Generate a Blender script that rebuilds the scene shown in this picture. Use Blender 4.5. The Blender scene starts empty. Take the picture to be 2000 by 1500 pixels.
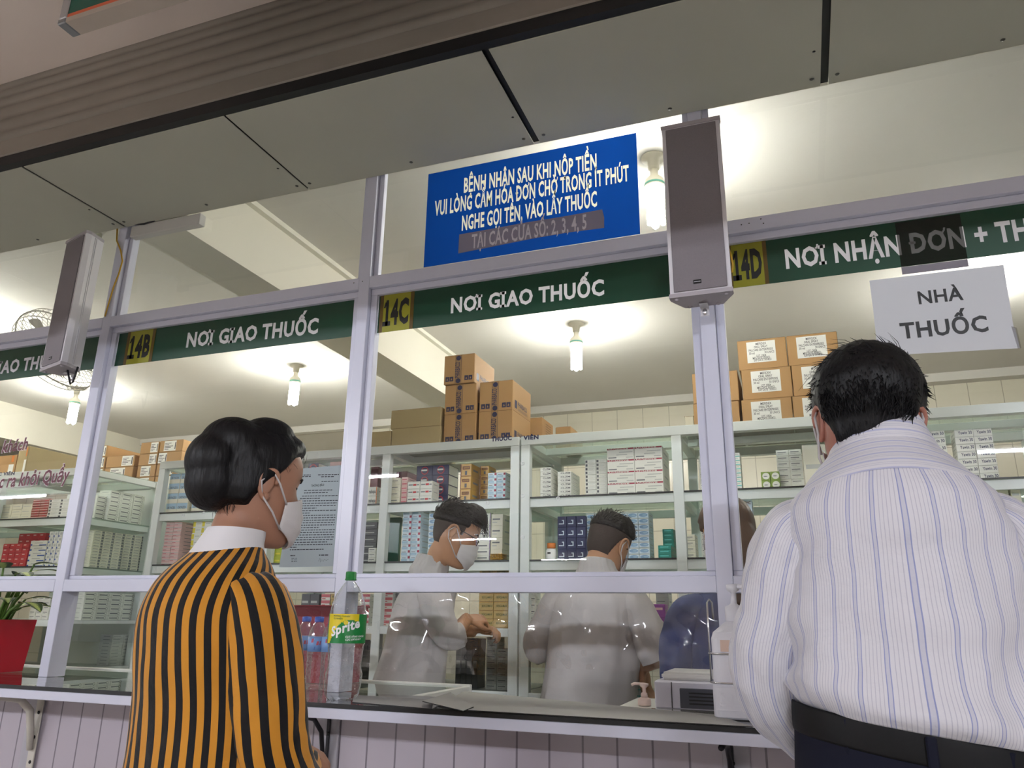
import bpy, bmesh, math, random
import numpy as np
from math import sin, cos, pi, radians, sqrt, atan2, exp
from mathutils import Vector, Matrix, noise as mnoise
from mathutils.geometry import delaunay_2d_cdt
random.seed(7)
SC = bpy.context.scene
COL = SC.collection

# ------------------------------------------------------------------ camera, world, exposure
CF, CYAW, CPITCH, CROLL = 1497.17, 0.3561, 0.2977, 0.0143
CAM = Vector((0.0, -2.2, 1.22))
_fw = Vector((-sin(CYAW)*cos(CPITCH), cos(CYAW)*cos(CPITCH), sin(CPITCH)))
_rt = Vector((cos(CYAW), sin(CYAW), 0)); _up = _rt.cross(_fw)
_r2 = cos(CROLL)*_rt + sin(CROLL)*_up
_u2 = -sin(CROLL)*_rt + cos(CROLL)*_up
cd = bpy.data.cameras.new('camera'); cam = bpy.data.objects.new('camera', cd); COL.objects.link(cam)
cd.sensor_width = 36.0; cd.sensor_fit = 'HORIZONTAL'; cd.lens = CF*36.0/2000.0
cd.clip_start = 0.02; cd.clip_end = 200
M = Matrix((_r2, _u2, -_fw)).transposed().to_4x4(); M.translation = CAM
cam.matrix_world = M
SC.camera = cam

def at(px, py, X=None, Y=None, Z=None, d=None):
    """world point seen at a pixel of the 2000x1500 frame, on the plane X=, Y= or Z= (or at depth d)"""
    r = _fw + _r2*((px-1000)/CF) - _u2*((py-750)/CF)
    if X is not None: t = (X-CAM.x)/r.x
    elif Y is not None: t = (Y-CAM.y)/r.y
    elif Z is not None: t = (Z-CAM.z)/r.z
    else: t = d
    return CAM + r*t

SC.view_settings.view_transform = 'Standard'; SC.view_settings.look = 'None'
SC.view_settings.gamma = 1.0; SC.view_settings.use_curve_mapping = False
SC.view_settings.exposure = 1.3
SC.cycles.transparent_max_bounces = 32
w = bpy.data.worlds.new('world'); SC.world = w; w.use_nodes = True
w.node_tree.nodes['Background'].inputs[0].default_value = (0.75, 0.78, 0.9, 1)
w.node_tree.nodes['Background'].inputs[1].default_value = 0.08
HALL_TUBE = 470.0      # emission of the hall's fluorescent tubes
ROOM_BULB = 92.0      # emission of the pharmacy's compact fluorescent bulbs
HALL_COL = (0.87, 0.91, 1.0)
ROOM_COL = (1.0, 0.99, 0.93)

# ------------------------------------------------------------------ materials
def lin(c):
    return tuple((x/12.92 if x <= 0.04045 else ((x+0.055)/1.055)**2.4) for x in c)
def hx(s): return lin(tuple(int(s[i:i+2], 16)/255 for i in (0, 2, 4)))
MATS = {}
def mat(name, col, rough=0.5, metal=0.0, spec=0.5, noise=0.0, nscale=12.0, bump=0.0, bscale=60.0, stretch=None, sheen=0.0):
    if name in MATS: return MATS[name]
    m = bpy.data.materials.new(name); m.use_nodes = True
    nt = m.node_tree; b = nt.nodes['Principled BSDF']
    c = hx(col) if isinstance(col, str) else col
    b.inputs['Base Color'].default_value = (*c, 1)
    b.inputs['Roughness'].default_value = rough; b.inputs['Metallic'].default_value = metal
    b.inputs['Specular IOR Level'].default_value = spec
    if sheen: b.inputs['Sheen Weight'].default_value = sheen
    if noise or bump:
        tc = nt.nodes.new('ShaderNodeTexCoord'); src = tc.outputs['Object']
        if stretch:
            mp = nt.nodes.new('ShaderNodeMapping'); mp.inputs['Scale'].default_value = stretch
            nt.links.new(src, mp.inputs['Vector']); src = mp.outputs['Vector']
    if noise:
        n = nt.nodes.new('ShaderNodeTexNoise'); n.inputs['Scale'].default_value = nscale; n.inputs['Detail'].default_value = 4
        nt.links.new(src, n.inputs['Vector'])
        mx = nt.nodes.new('ShaderNodeMix'); mx.data_type = 'RGBA'
        mx.inputs[6].default_value = (*[x*(1-noise) for x in c], 1); mx.inputs[7].default_value = (*[min(1, x*(1+noise)) for x in c], 1)
        nt.links.new(n.outputs['Fac'], mx.inputs[0]); nt.links.new(mx.outputs[2], b.inputs['Base Color'])
    if bump:
        n2 = nt.nodes.new('ShaderNodeTexNoise'); n2.inputs['Scale'].default_value = bscale; n2.inputs['Detail'].default_value = 3
        nt.links.new(src, n2.inputs['Vector'])
        bp = nt.nodes.new('ShaderNodeBump'); bp.inputs['Strength'].default_value = bump; bp.inputs['Distance'].default_value = 0.01
        nt.links.new(n2.outputs['Fac'], bp.inputs['Height']); nt.links.new(bp.outputs['Normal'], b.inputs['Normal'])
    MATS[name] = m; return m
def emit(name, col, s):
    m = bpy.data.materials.new(name); m.use_nodes = True; nt = m.node_tree
    b = nt.nodes['Principled BSDF']; b.inputs['Base Color'].default_value = (*col, 1)
    b.inputs['Emission Color'].default_value = (*col, 1); b.inputs['Emission Strength'].default_value = s
    MATS[name] = m; return m
def glass(name, tint=(1, 1, 1), refl=1.0, rough=0.0, ior=1.5, bump=0.0, bscale=30):
    """thin sheet: clear transmission plus a Fresnel mirror reflection"""
    m = bpy.data.materials.new(name); m.use_nodes = True; nt = m.node_tree; nt.nodes.clear()
    o = nt.nodes.new('ShaderNodeOutputMaterial'); mx = nt.nodes.new('ShaderNodeMixShader')
    t = nt.nodes.new('ShaderNodeBsdfTransparent'); t.inputs[0].default_value = (*tint, 1)
    g = nt.nodes.new('ShaderNodeBsdfGlossy'); g.inputs['Roughness'].default_value = rough; g.inputs[0].default_value = (1, 1, 1, 1)
    f = nt.nodes.new('ShaderNodeFresnel')
    ge = nt.nodes.new('ShaderNodeNewGeometry'); mi = nt.nodes.new('ShaderNodeMix'); mi.inputs[2].default_value = ior; mi.inputs[3].default_value = 1/ior
    nt.links.new(ge.outputs['Backfacing'], mi.inputs[0]); nt.links.new(mi.outputs[0], f.inputs['IOR'])   # a thin sheet reflects alike from both sides
    mt = nt.nodes.new('ShaderNodeMath'); mt.operation = 'MULTIPLY'; mt.inputs[1].default_value = refl; mt.use_clamp = True
    nt.links.new(f.outputs[0], mt.inputs[0]); nt.links.new(mt.outputs[0], mx.inputs[0])
    nt.links.new(t.outputs[0], mx.inputs[1]); nt.links.new(g.outputs[0], mx.inputs[2]); nt.links.new(mx.outputs[0], o.inputs[0])
    if bump:
        tc = nt.nodes.new('ShaderNodeTexCoord'); n2 = nt.nodes.new('ShaderNodeTexNoise'); n2.inputs['Scale'].default_value = bscale
        nt.links.new(tc.outputs['Object'], n2.inputs['Vector'])
        bp = nt.nodes.new('ShaderNodeBump'); bp.inputs['Strength'].default_value = bump; bp.inputs['Distance'].default_value = 0.01
        nt.links.new(n2.outputs['Fac'], bp.inputs['Height'])
        nt.links.new(bp.outputs['Normal'], g.inputs['Normal']); nt.links.new(bp.outputs['Normal'], f.inputs['Normal'])
    MATS[name] = m; return m

def translucent(name, col, amount):
    """printed film or paper that lets some light through from behind"""
    m = bpy.data.materials.new(name); m.use_nodes = True; nt = m.node_tree; nt.nodes.clear(); c = (*hx(col), 1)
    o = nt.nodes.new('ShaderNodeOutputMaterial'); mx = nt.nodes.new('ShaderNodeMixShader'); mx.inputs[0].default_value = amount
    d = nt.nodes.new('ShaderNodeBsdfDiffuse'); t = nt.nodes.new('ShaderNodeBsdfTranslucent'); d.inputs[0].default_value = c; t.inputs[0].default_value = c
    nt.links.new(d.outputs[0], mx.inputs[1]); nt.links.new(t.outputs[0], mx.inputs[2]); nt.links.new(mx.outputs[0], o.inputs[0])
    MATS[name] = m; return m
ALU = mat('white_powder_coat', 'd2d3e2', 0.32, noise=0.02, nscale=4)
ALU2 = mat('cabinet_white', 'd3d9d6', 0.35, noise=0.03, nscale=5)
PANE = glass('window_glass', (0.97, 0.985, 0.97), 1.0)
CABGLASS = glass('cabinet_glass', (0.93, 0.96, 0.94), 0.9)
SHELFGLASS = glass('shelf_glass', (0.80, 0.87, 0.83), 1.0)
DARKGLASS = glass('smoked_glass', (0.42, 0.43, 0.42), 1.0)
FILM = glass('clear_film', (0.95, 0.95, 0.96), 1.8, 0.015, 1.5)
PET = glass('clear_bottle', (0.90, 0.915, 0.92), 2.6, 0.03, 1.5, bump=0.35, bscale=60)
BLACK = mat('plain_black', '0c0c0e', 0.5)
SOFFIT = mat('grey_composite_panel', 'b6b6a8', 0.7, spec=0.1, noise=0.05, nscale=2.5)
SHUT = mat('brown_grey_shutter', '8c847a', 0.5, noise=0.10, nscale=7, stretch=(1, 1, 3))
CEIL_H = mat('hall_ceiling_paint', 'ecdfd5', 0.8, noise=0.04, nscale=3)
CEIL_P = mat('pharmacy_ceiling_paint', 'd4d1cb', 0.75, noise=0.05, nscale=2.2, bump=0.08, bscale=25)
WALLP = mat('pharmacy_wall_paint', 'ddd9cc', 0.75, noise=0.04, nscale=2)
FLOORM = mat('floor_tile', 'c8c2ba', 0.35, noise=0.08, nscale=3)
GREEN = mat('sign_green', '0b3d28', 0.35, noise=0.12, nscale=3)
WHITEV = mat('vinyl_white', 'cfccd2', 0.45); WHITET = translucent('vinyl_white_backlit', 'c9c6cc', 0.5)
BLUE = translucent('sign_blue', '114090', 0.42)
TEXTCREAM = translucent('lettering_cream', 'dcd9c6', 0.55)
BLACKV = mat('vinyl_black', '0c0d0d', 0.45)
MAROON = mat('vinyl_maroon', '5d1226', 0.45)
NAVYV = mat('vinyl_navy', '101a4d', 0.45)
GREYP = mat('speaker_grey', 'aaa3a8', 0.5, noise=0.03)
GRILLE = mat('speaker_grille', '7f787c', 0.6, noise=0.06, nscale=180, bump=0.3, bscale=600)
SPKW = mat('speaker_white', 'd5d2d6', 0.35)
STEEL = mat('chrome', 'd0d0d4', 0.18, 1.0)
CARD = mat('cardboard', 'ad8759', 0.75, noise=0.07, nscale=9)
CARD2 = mat('cardboard_olive', 'a8966e', 0.75, noise=0.05, nscale=6)
CARDD = mat('cardboard_dark', '7c6245', 0.75, noise=0.05, nscale=6)
PAPER = mat('paper_white', 'e6e6e2', 0.7); PAPERT = translucent('notice_paper', 'd8d9dc', 0.25)
INK = mat('print_ink', '34343c', 0.7)
INKB = mat('print_blue', '2b2f5c', 0.7)

# ------------------------------------------------------------------ mesh builder
class MB:
    def __init__(s):
        s.v = []; s.f = []; s.m = []; s.uv = []; s.sm = []; s.mats = []
    def mi(s, m):
        if m not in s.mats: s.mats.append(m)
        return s.mats.index(m)
    def add(s, vs, fs, m, uvs=None, smooth=False, T=None):
        o = len(s.v)
        s.v += [tuple(T @ Vector(p)) if T else tuple(p) for p in vs]
        k = s.mi(m) if not isinstance(m, list) else None
        for i, f in enumerate(fs):
            s.f.append([a+o for a in f]); s.m.append(k if k is not None else s.mi(m[i])); s.sm.append(smooth)
            s.uv.append([uvs[a] for a in f] if uvs and not isinstance(uvs, dict) else ([uvs[(i, j)] for j in range(len(f))] if uvs else None))
        return s
    def box(s, x0, x1, y0, y1, z0, z1, m, bev=0.0, T=None):
        if bev <= 0:
            vs = [(x0,y0,z0),(x1,y0,z0),(x1,y1,z0),(x0,y1,z0),(x0,y0,z1),(x1,y0,z1),(x1,y1,z1),(x0,y1,z1)]
            fs = [(3,2,1,0),(4,5,6,7),(0,1,5,4),(1,2,6,5),(2,3,7,6),(3,0,4,7)]
            return s.add(vs, fs, m, T=T)
        bm = bmesh.new(); bmesh.ops.create_cube(bm, size=1)
        for v in bm.verts: v.co = Vector(((x0+x1)/2+v.co.x*(x1-x0), (y0+y1)/2+v.co.y*(y1-y0), (z0+z1)/2+v.co.z*(z1-z0)))
        bev = min(bev, 0.45*min(abs(x1-x0), abs(y1-y0), abs(z1-z0)))
        bmesh.ops.bevel(bm, geom=bm.edges[:], offset=bev, segments=2 if bev > 0.004 else 1, affect='EDGES')
        bm.verts.ensure_lookup_table()
        s.add([v.co[:] for v in bm.verts], [[v.index for v in f.verts] for f in bm.faces], m, T=T); bm.free(); return s
    def quad(s, a, b, c, d, m, T=None): return s.add([a, b, c, d], [(0, 1, 2, 3)], m, T=T)
    def tube(s, pts, r, m, n=8, cap=True, smooth=True, T=None, flat=1.0):
        pts = [Vector(p) for p in pts]; N = len(pts)
        rs = r if isinstance(r, (list, tuple)) else [r]*N
        vs = []; up = None
        for i, p in enumerate(pts):
            t = (pts[min(i+1, N-1)]-pts[max(i-1, 0)]).normalized()
            if up is None:
                up = t.orthogonal().normalized() if abs(t.z) > 0.9 else Vector((0, 0, 1))
            a = t.cross(up)
            if a.length < 1e-5: a = t.orthogonal()
            a.normalize(); up = a.cross(t).normalized()
            for k in range(n):
                an = 2*pi*k/n
                vs.append(p + a*rs[i]*cos(an) + up*rs[i]*flat*sin(an))
        fs = [(i*n+k, i*n+(k+1) % n, (i+1)*n+(k+1) % n, (i+1)*n+k) for i in range(N-1) for k in range(n)]
        if cap: fs += [tuple(range(n-1, -1, -1)), tuple(range((N-1)*n, N*n))]
        return s.add(vs, fs, m, smooth=smooth, T=T)
    def lathe(s, prof, c, m, n=24, smooth=True, mod=None, T=None):
        vs = []; N = len(prof)
        for r, z in prof:
            for k in range(n):
                a = 2*pi*k/n; rr = r*(mod(a, z) if mod else 1)
                vs.append((c[0]+rr*cos(a), c[1]+rr*sin(a), c[2]+z))
        ms = m
        fs = [(i*n+k, i*n+(k+1) % n, (i+1)*n+(k+1) % n, (i+1)*n+k) for i in range(N-1) for k in range(n)]
        if isinstance(m, list): ms = [m[i] for i in range(N-1) for k in range(n)]
        if prof[0][0] > 1e-4: fs.append(tuple(range(n-1, -1, -1))); ms = ms+[ms[0]] if isinstance(ms, list) else ms
        if prof[-1][0] > 1e-4: fs.append(tuple(range((N-1)*n, N*n))); ms = ms+[ms[-1]] if isinstance(ms, list) else ms
        return s.add(vs, fs, ms, smooth=smooth, T=T)
    def ell(s, c, r, m, nu=16, nv=10, T=None):
        vs = []; fs = []
        for j in range(nv+1):
            ph = -pi/2+pi*j/nv
            for i in range(nu):
                a = 2*pi*i/nu; vs.append((c[0]+r[0]*cos(ph)*cos(a), c[1]+r[1]*cos(ph)*sin(a), c[2]+r[2]*sin(ph)))
        for j in range(nv):
            for i in range(nu): fs.append((j*nu+i, j*nu+(i+1) % nu, (j+1)*nu+(i+1) % nu, (j+1)*nu+i))
        return s.add(vs, fs, m, smooth=True, T=T)
    def text(s, body, m, size, org, ux=(1, 0, 0), uz=(0, 0, 1), bold=0.0, sx=1.0, shear=0.0, align='L', serif=False, width=None):
        vs, fs, wd = text_mesh(body, bold, shear, serif)
        if width: sx = width/(wd*size)
        ux = Vector(ux); uz = Vector(uz); o = Vector(org)
        sh = {'L': 0, 'C': -wd/2, 'R': -wd}[align]
        return s.add([o + ux*((x+sh)*size*sx) + uz*(y*size) for x, y in vs], fs, m)
    def build(s, name, parent=None, local=False, mod=None):
        off = Vector((0, 0, 0))
        if parent is not None and not local:
            p = parent
            while p.parent: p = p.parent
            off = p.location.copy()
        me = bpy.data.meshes.new(name)
        me.from_pydata([(x-off.x, y-off.y, z-off.z) for x, y, z in s.v], [], s.f)
        for m in s.mats: me.materials.append(m)
        me.polygons.foreach_set('material_index', s.m); me.polygons.foreach_set('use_smooth', s.sm)
        if any(u is not None for u in s.uv):
            L = me.uv_layers.new(name='UVMap'); fl = []
            for f, u in zip(s.f, s.uv):
                for j in range(len(f)): fl += list(u[j]) if u else [0, 0]
            L.data.foreach_set('uv', fl)
        me.update()
        o = bpy.data.objects.new(name, me); COL.objects.link(o)
        if parent is not None: o.parent = parent
        return o

# ---- lettering: one font curve per glyph run turned into mesh; horn and bar letters are composed by hand
GL = {}
def glyph(body, bold, shear):
    k = (body, bold, shear)
    if k in GL: return GL[k]
    c = bpy.data.curves.new('t', 'FONT'); c.body = body; c.size = 1.0; c.offset = bold; c.shear = shear; c.resolution_u = 2
    o = bpy.data.objects.new('t', c); COL.objects.link(o)
    me = bpy.data.meshes.new_from_object(o)
    r = ([(v.co.x, v.co.y) for v in me.vertices], [list(p.vertices) for p in me.polygons])
    bpy.data.objects.remove(o); bpy.data.curves.remove(c); bpy.data.meshes.remove(me)
    GL[k] = r; return r
HORN = {'Ơ': 'O', 'Ờ': 'Ò', 'Ớ': 'Ó', 'Ư': 'U', 'Ử': 'Ủ', 'ơ': 'o'}
def adv(ch):
    if ch == ' ': return 0.26
    a = [x for x, y in glyph('H'+ch+'H', 0, 0)[0]]; b = [x for x, y in glyph('HH', 0, 0)[0]]
    return max(a)-max(b)
ADV = {}
TM = {}
def text_mesh(body, bold=0.0, shear=0.0, serif=False):
    key = (body, bold, shear, serif)
    if key in TM: return TM[key]
    vs = []; fs = []; x = 0.0
    for ch in body:
        base = HORN.get(ch, ch); bar = ch == 'Đ'
        if bar: base = 'D'
        if base not in ADV: ADV[base] = adv(base)
        a = ADV[base]
        if base != ' ':
            gv, gf = glyph(base, bold, shear); o = len(vs)
            vs += [(px+x, py) for px, py in gv]; fs += [[i+o for i in f] for f in gf]
            def poly(p):
                o = len(vs); vs.extend([(px+x+shear*py, py) for px, py in p]); fs.append([o+i for i in range(len(p))])
            if ch in HORN:
                poly([(a-0.19, 0.60), (a-0.12, 0.56), (a+0.0, 0.66), (a+0.03, 0.76), (a-0.06, 0.77), (a-0.08, 0.68)])
            if bar: poly([(-0.02, 0.31), (0.28, 0.31), (0.28, 0.40), (-0.02, 0.40)])
            if serif and base == 'I':
                for y in (0.0, 0.62): poly([(-0.06, y-bold), (a+0.04, y-bold), (a+0.04, y+0.09), (-0.06, y+0.09)])
            if serif and base == '1':
                poly([(-0.04, -bold), (a+0.02, -bold), (a+0.02, 0.09), (-0.04, 0.09)])
                poly([(-0.01, 0.50), (0.12, 0.50), (0.22, 0.66), (0.10, 0.66)])
        x += a + bold*1.2 + (0.06 if serif and base == 'I' else 0)
    TM[key] = (vs, fs, x); return TM[key]

# ------------------------------------------------------------------ objects
def tag(o, label, cat, group=None):
    o['label'] = label; o['category'] = cat
    if group: o['group'] = group
    return o
def thing(name, label, cat, loc=(0, 0, 0), group=None, rotz=0.0):
    o = bpy.data.objects.new(name, None); COL.objects.link(o); o.empty_display_size = 0.05
    o.location = loc; o.rotation_euler = (0, 0, rotz)
    return tag(o, label, cat, group)
def struct(o): o['kind'] = 'structure'; return o
def sroot(name, loc=(0, 0, 0)):
    o = bpy.data.objects.new(name, None); COL.objects.link(o); o.location = loc; o['kind'] = 'structure'; return o

# ================================================================== SETTING
ZC = 0.996                      # counter top
MX = [(-3.866, -3.822), (-2.641, -2.597), (-1.417, -1.3735), (-0.220, -0.176), (1.004, 1.048)]   # mullions
ZT0, ZT1, ZR0, ZR1 = 2.355, 2.40, 1.296, 1.340     # transom, lower rail
ZS = 2.81                       # soffit
CEILZ = 3.14
HALLZ = 3.195
SOY = -0.49

def tile_mat(name, base, grout, sx, sz, off=(0, 0)):
    m = bpy.data.materials.new(name); m.use_nodes = True; nt = m.node_tree; b = nt.nodes['Principled BSDF']
    tc = nt.nodes.new('ShaderNodeTexCoord'); sp = nt.nodes.new('ShaderNodeSeparateXYZ'); cb = nt.nodes.new('ShaderNodeCombineXYZ')
    nt.links.new(tc.outputs['Object'], sp.inputs[0]); nt.links.new(sp.outputs[0], cb.inputs[0]); nt.links.new(sp.outputs[2], cb.inputs[1])
    br = nt.nodes.new('ShaderNodeTexBrick'); br.offset = 0.0; br.inputs['Scale'].default_value = 1.0
    br.inputs['Color1'].default_value = (*hx(base), 1); br.inputs['Color2'].default_value = (*hx(base), 1); br.inputs['Mortar'].default_value = (*hx(grout), 1)
    br.inputs['Mortar Size'].default_value = 0.003; br.inputs['Brick Width'].default_value = sx; br.inputs['Row Height'].default_value = sz
    mp = nt.nodes.new('ShaderNodeMapping'); mp.inputs['Location'].default_value = (off[0], off[1], 0)
    nt.links.new(cb.outputs[0], mp.inputs[0]); nt.links.new(mp.outputs[0], br.inputs['Vector']); nt.links.new(br.outputs['Color'], b.inputs['Base Color'])
    b.inputs['Roughness'].default_value = 0.25
    return m
TILE = tile_mat('cream_wall_tile', 'd8d3c2', 'a9a595', 0.236, 0.295, (0.05, 0.10))

struct(MB().box(-14, 12, -26, 4.6, -0.1, 0.0, FLOORM).build('floor'))
struct(MB().box(-9.0, 5.5, 0.0, 4.64, CEILZ, CEILZ+0.1, CEIL_P).build('ceiling_pharmacy'))
struct(MB().box(-24, 16, -26, SOY-0.03, HALLZ, HALLZ+0.1, CEIL_H).build('ceiling_hall'))
struct(MB().box(-9.0, 5.5, 4.52, 4.64, 0, CEILZ, TILE).build('wall_back'))
struct(MB().box(-9.1, -9.0, 0.0, 4.64, 0, CEILZ, WALLP).build('wall_left'))
struct(MB().box(5.5, 5.6, 0.0, 4.64, 0, CEILZ, WALLP).build('wall_right'))
struct(MB().box(-24, 16, -26.1, -26, 0, HALLZ, CEIL_H).build('wall_hall'))
# ceiling beams of the pharmacy, the cove at the back wall and the beam across the hall
b = MB().box(-2.61, -2.356, 0.08, 4.52, 2.80, CEILZ, WALLP)
b.box(-2.356, -2.323, 0.09, 4.45, CEILZ-0.026, CEILZ, mat('cable_trunking', 'e2dfd2', 0.5)); struct(b.build('trim_1'))
struct(MB().box(-7.36, -7.01, 0.08, 4.52, 2.80, CEILZ, WALLP).build('trim_2'))
struct(MB().box(-9.0, 5.5, 4.41, 4.52, CEILZ-0.07, CEILZ, CEIL_P).build('trim_3'))
struct(MB().box(-24, 16, -3.5, -3.2, 2.66, HALLZ, CEIL_H).build('trim_4'))

struct(MB().box(-9.0, 5.5, -0.002, 0.075, 2.866, CEILZ, WALLP).build('wall_front_upper'))
struct(MB().box(-9.0, -4.62, 0.0, 0.075, 0.0, 2.866, WALLP).build('wall_front_left'))
struct(MB().box(2.62, 5.5, 0.0, 0.075, 0.0, 2.866, WALLP).build('wall_front_right'))
# soffit panels outside, with dark joints and screws
seams = [-4.47, -3.535, -2.60, -1.672, -0.735, 0.198, 1.135, 2.07]
gaps = [0.004, 0.004, 0.005, 0.004, 0.011, 0.011, 0.006, 0.005]
for i in range(len(seams)-1):
    x0, x1 = seams[i]+gaps[i], seams[i+1]-gaps[i+1]
    r = sroot('trim_%d' % (5+i), ((x0+x1)/2, -0.25, ZS))
    MB().box(x0, x1, SOY, -0.004, ZS, ZS+0.004, SOFFIT, 0.001).build('soffit_panel', r)
    for sx in (x0+0.025, (x0+x1)/2, x1-0.025): MB().lathe([(0.0, -0.003), (0.005, -0.002), (0.007, 0)], (sx, -0.045, ZS), mat('screw_grey', '5a5a55', 0.4, 0.6), 10).build('screw', r)
    MB().lathe([(0.0, -0.002), (0.005, 0)], (x1-0.02, -0.17, ZS), BLACK, 8).build('screw', r)
struct(MB().box(-4.5, 2.1, SOY, 0.0, ZS+0.012, ZS+0.03, BLACK).build('trim_12'))

# roller shutter above the soffit
t = thing('roller_shutter', 'brown grey roller shutter with ribbed slats hanging under the hall ceiling', 'shutter', (-0.3, -0.5, 2.83))
b = MB(); prof = []
zs = [2.926, 2.972, 3.034, 3.094, 3.138, 3.176, 3.215]
for i in range(len(zs)-1):
    h = zs[i+1]-zs[i]
    for k in range(7):
        u = k/7; prof.append((-0.515-0.013*sin(pi*u)**0.8, zs[i]+h*u))
prof.append((-0.515, zs[-1]))
XA, XB = -2.83, 3.2
vs = []; fs = []
for (y, z) in prof: vs += [(XA, y, z), (XB, y, z)]
for i in range(len(prof)-1): fs.append((2*i, 2*i+1, 2*i+3, 2*i+2))
b.add(vs, fs, SHUT, smooth=True); b.build('slat_curtain', t)
MB().box(XA, XB, -0.525, -0.495, 2.853, 2.925, SHUT, 0.004).build('bottom_bar', t)
MB().box(XA, XB, -0.520, -0.492, 2.812, 2.852, BLACK).build('dark_gap_strip', t)  # black strip standing in for the shaded gap between shutter and soffit
MB().box(XA-0.07, XA-0.002, -0.56, -0.46, 2.81, HALLZ, mat('guide_dark', '2e2b29', 0.5), 0.004).build('guide_rail', t)
struct(MB().box(-4.5, XA-0.075, -0.53, -0.495, 2.813, HALLZ-0.001, CEIL_H).build('trim_13'))
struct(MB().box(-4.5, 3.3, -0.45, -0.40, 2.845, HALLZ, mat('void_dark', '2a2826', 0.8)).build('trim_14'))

# mullions
for i, (a, c) in enumerate(MX):
    b = MB().box(a, c, 0.0, 0.076, 0.0 if False else ZC-0.0, 2.865, ALU, 0.0015)
    struct(b.build('trim_%d' % (15+i)))

# windows: one per bay
HOLES = {2: [(1021, 905), (1021, 968), (1021, 1049), (952, 982), (1090, 974)], 1: [(358, 1006), (398, 1003)], 3: [(1606, 884)]}
for i in range(4):
    x0, x1 = MX[i][1], MX[i+1][0]
    r = sroot('window_%d' % (i+1), ((x0+x1)/2, 0, ZC))
    MB().box(x0+0.0005, x1-0.0005, 0.0, 0.07, ZT0, ZT1, ALU, 0.0015).build('transom', r)
    MB().box(x0+0.0005, x1-0.0005, 0.0, 0.07, ZR0, ZR1, ALU, 0.0015).build('rail', r)
    b = MB(); s = 0.026; y0, y1 = 0.018, 0.05
    b.box(x0+0.001, x1-0.001, y0, y1, ZT0-0.024, ZT0-0.0005, ALU, 0.0015)
    b.box(x0+0.001, x1-0.001, y0, y1, ZR1+0.0005, ZR1+0.014, ALU, 0.0015)
    b.box(x0+0.001, x0+s, y0, y1, ZR1+0.0145, ZT0-0.0245, ALU, 0.0015); b.box(x1-s, x1-0.001, y0, y1, ZR1+0.0145, ZT0-0.0245, ALU, 0.0015)
    b.build('sash_frame', r)
    b = MB()
    b.box(x0+0.001, x0+0.02, 0.022, 0.045, ZT1+0.001, 2.864, ALU, 0.001); b.box(x1-0.02, x1-0.001, 0.022, 0.045, ZT1+0.001, 2.864, ALU, 0.001)
    b.box(x0+0.021, x1-0.021, 0.022, 0.045, ZT1+0.001, ZT1+0.010, ALU, 0.001)
    b.build('fanlight_frame', r)
    tilt = [0.0, 0.0, 0.0, 0.0][i]
    p = MB().quad((x0+s, 0.034, ZR1+0.0145), (x1-s, 0.034, ZR1+0.0145), (x1-s, 0.034+tilt, ZT0-0.0245), (x0+s, 0.034+tilt, ZT0-0.0245), PANE).build('pane', r)
    MB().quad((x0+0.02, 0.034, ZT1+0.010), (x1-0.02, 0.034, ZT1+0.010), (x1-0.02, 0.034, 2.864), (x0+0.02, 0.034, 2.864), PANE).build('fanlight_pane', r)
    for (hx_, hy_) in HOLES.get(i, []):
        c = at(hx_, hy_, Y=0.033)
        MB().tube([(c.x+0.0055*cos(a*pi/10), 0.0325, c.z+0.0055*sin(a*pi/10)) for a in range(21)], 0.0012, mat('acrylic_rim', 'e6e8e8', 0.2), 6, cap=False).build('speaking_hole', p)
# white cable trunking box at the head of the left mullion and screws on the transoms
b = MB(); 
b.box(-2.57, -2.20, -0.004, 0.030, ZS-0.052, ZS-0.002, mat('trunk_white', 'c9c7c2', 0.5), 0.002)
o = b.build('cable_trunking'); tag(o, 'short white cable trunking under the grey soffit beside left speaker post', 'trunking')
sd = MB()
for q in [(691, 552.5), (708, 549.5), (1448, 439), (1463, 436), (1486, 427.5), (1491, 436)]:
    c = at(*q, Y=-0.0006); sd.lathe([(0.0, -0.0006), (0.0022, 0.0)], (0, 0, 0), BLACKV, 8, T=Matrix.Translation(c) @ Matrix.Rotation(pi/2, 4, 'X'))
o = sd.build('screw_hole'); o.parent = None; o['kind'] = 'stuff'; tag(o, 'tiny black screw holes drilled in the upper aluminium rail', 'screw holes')

# front wall below the counter, counter
WPAN = tile_mat('white_plank_panel', 'b3aab2', '7c757c', 0.095, 9.0, (0.03, 0.0))
struct(MB().box(-4.6, 2.6, 0.004, 0.05, 0.0, 0.928, WPAN).build('wall_front'))
b = MB()
for a, c in MX: b.box(a-0.012, c+0.012, -0.004, 0.055, 0.0, 0.925, mat('post_grey', 'aaa6ac', 0.45), 0.002)
struct(b.build('trim_20'))
t = thing('service_counter', 'long white fronted service counter with dark glass top running under the windows', 'counter', (-1.0, -0.1, 0.93))
CY = -0.272
b = MB().box(-4.6, 2.6, CY, 0.03, ZC-0.008, ZC, glass('counter_glass', (0.62, 0.63, 0.62), 1.1), 0.0)
b.box(-4.6, 2.6, CY-0.0015, CY, ZC-0.0115, ZC+0.0002, BLACK); b.build('glass_top', t)
MB().box(-4.6, 2.6, CY+0.021, 0.028, ZC-0.0145, ZC-0.0085, mat('counter_board', 'b7b6b4', 0.5, noise=0.05)).build('board', t)
MB().box(-4.6, 2.6, CY, CY+0.02, 0.957, ZC-0.0118, ALU, 0.0015).build('fascia', t)
BRW = mat('bracket_cream', 'c8c2b6', 0.5, noise=0.06)
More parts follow.
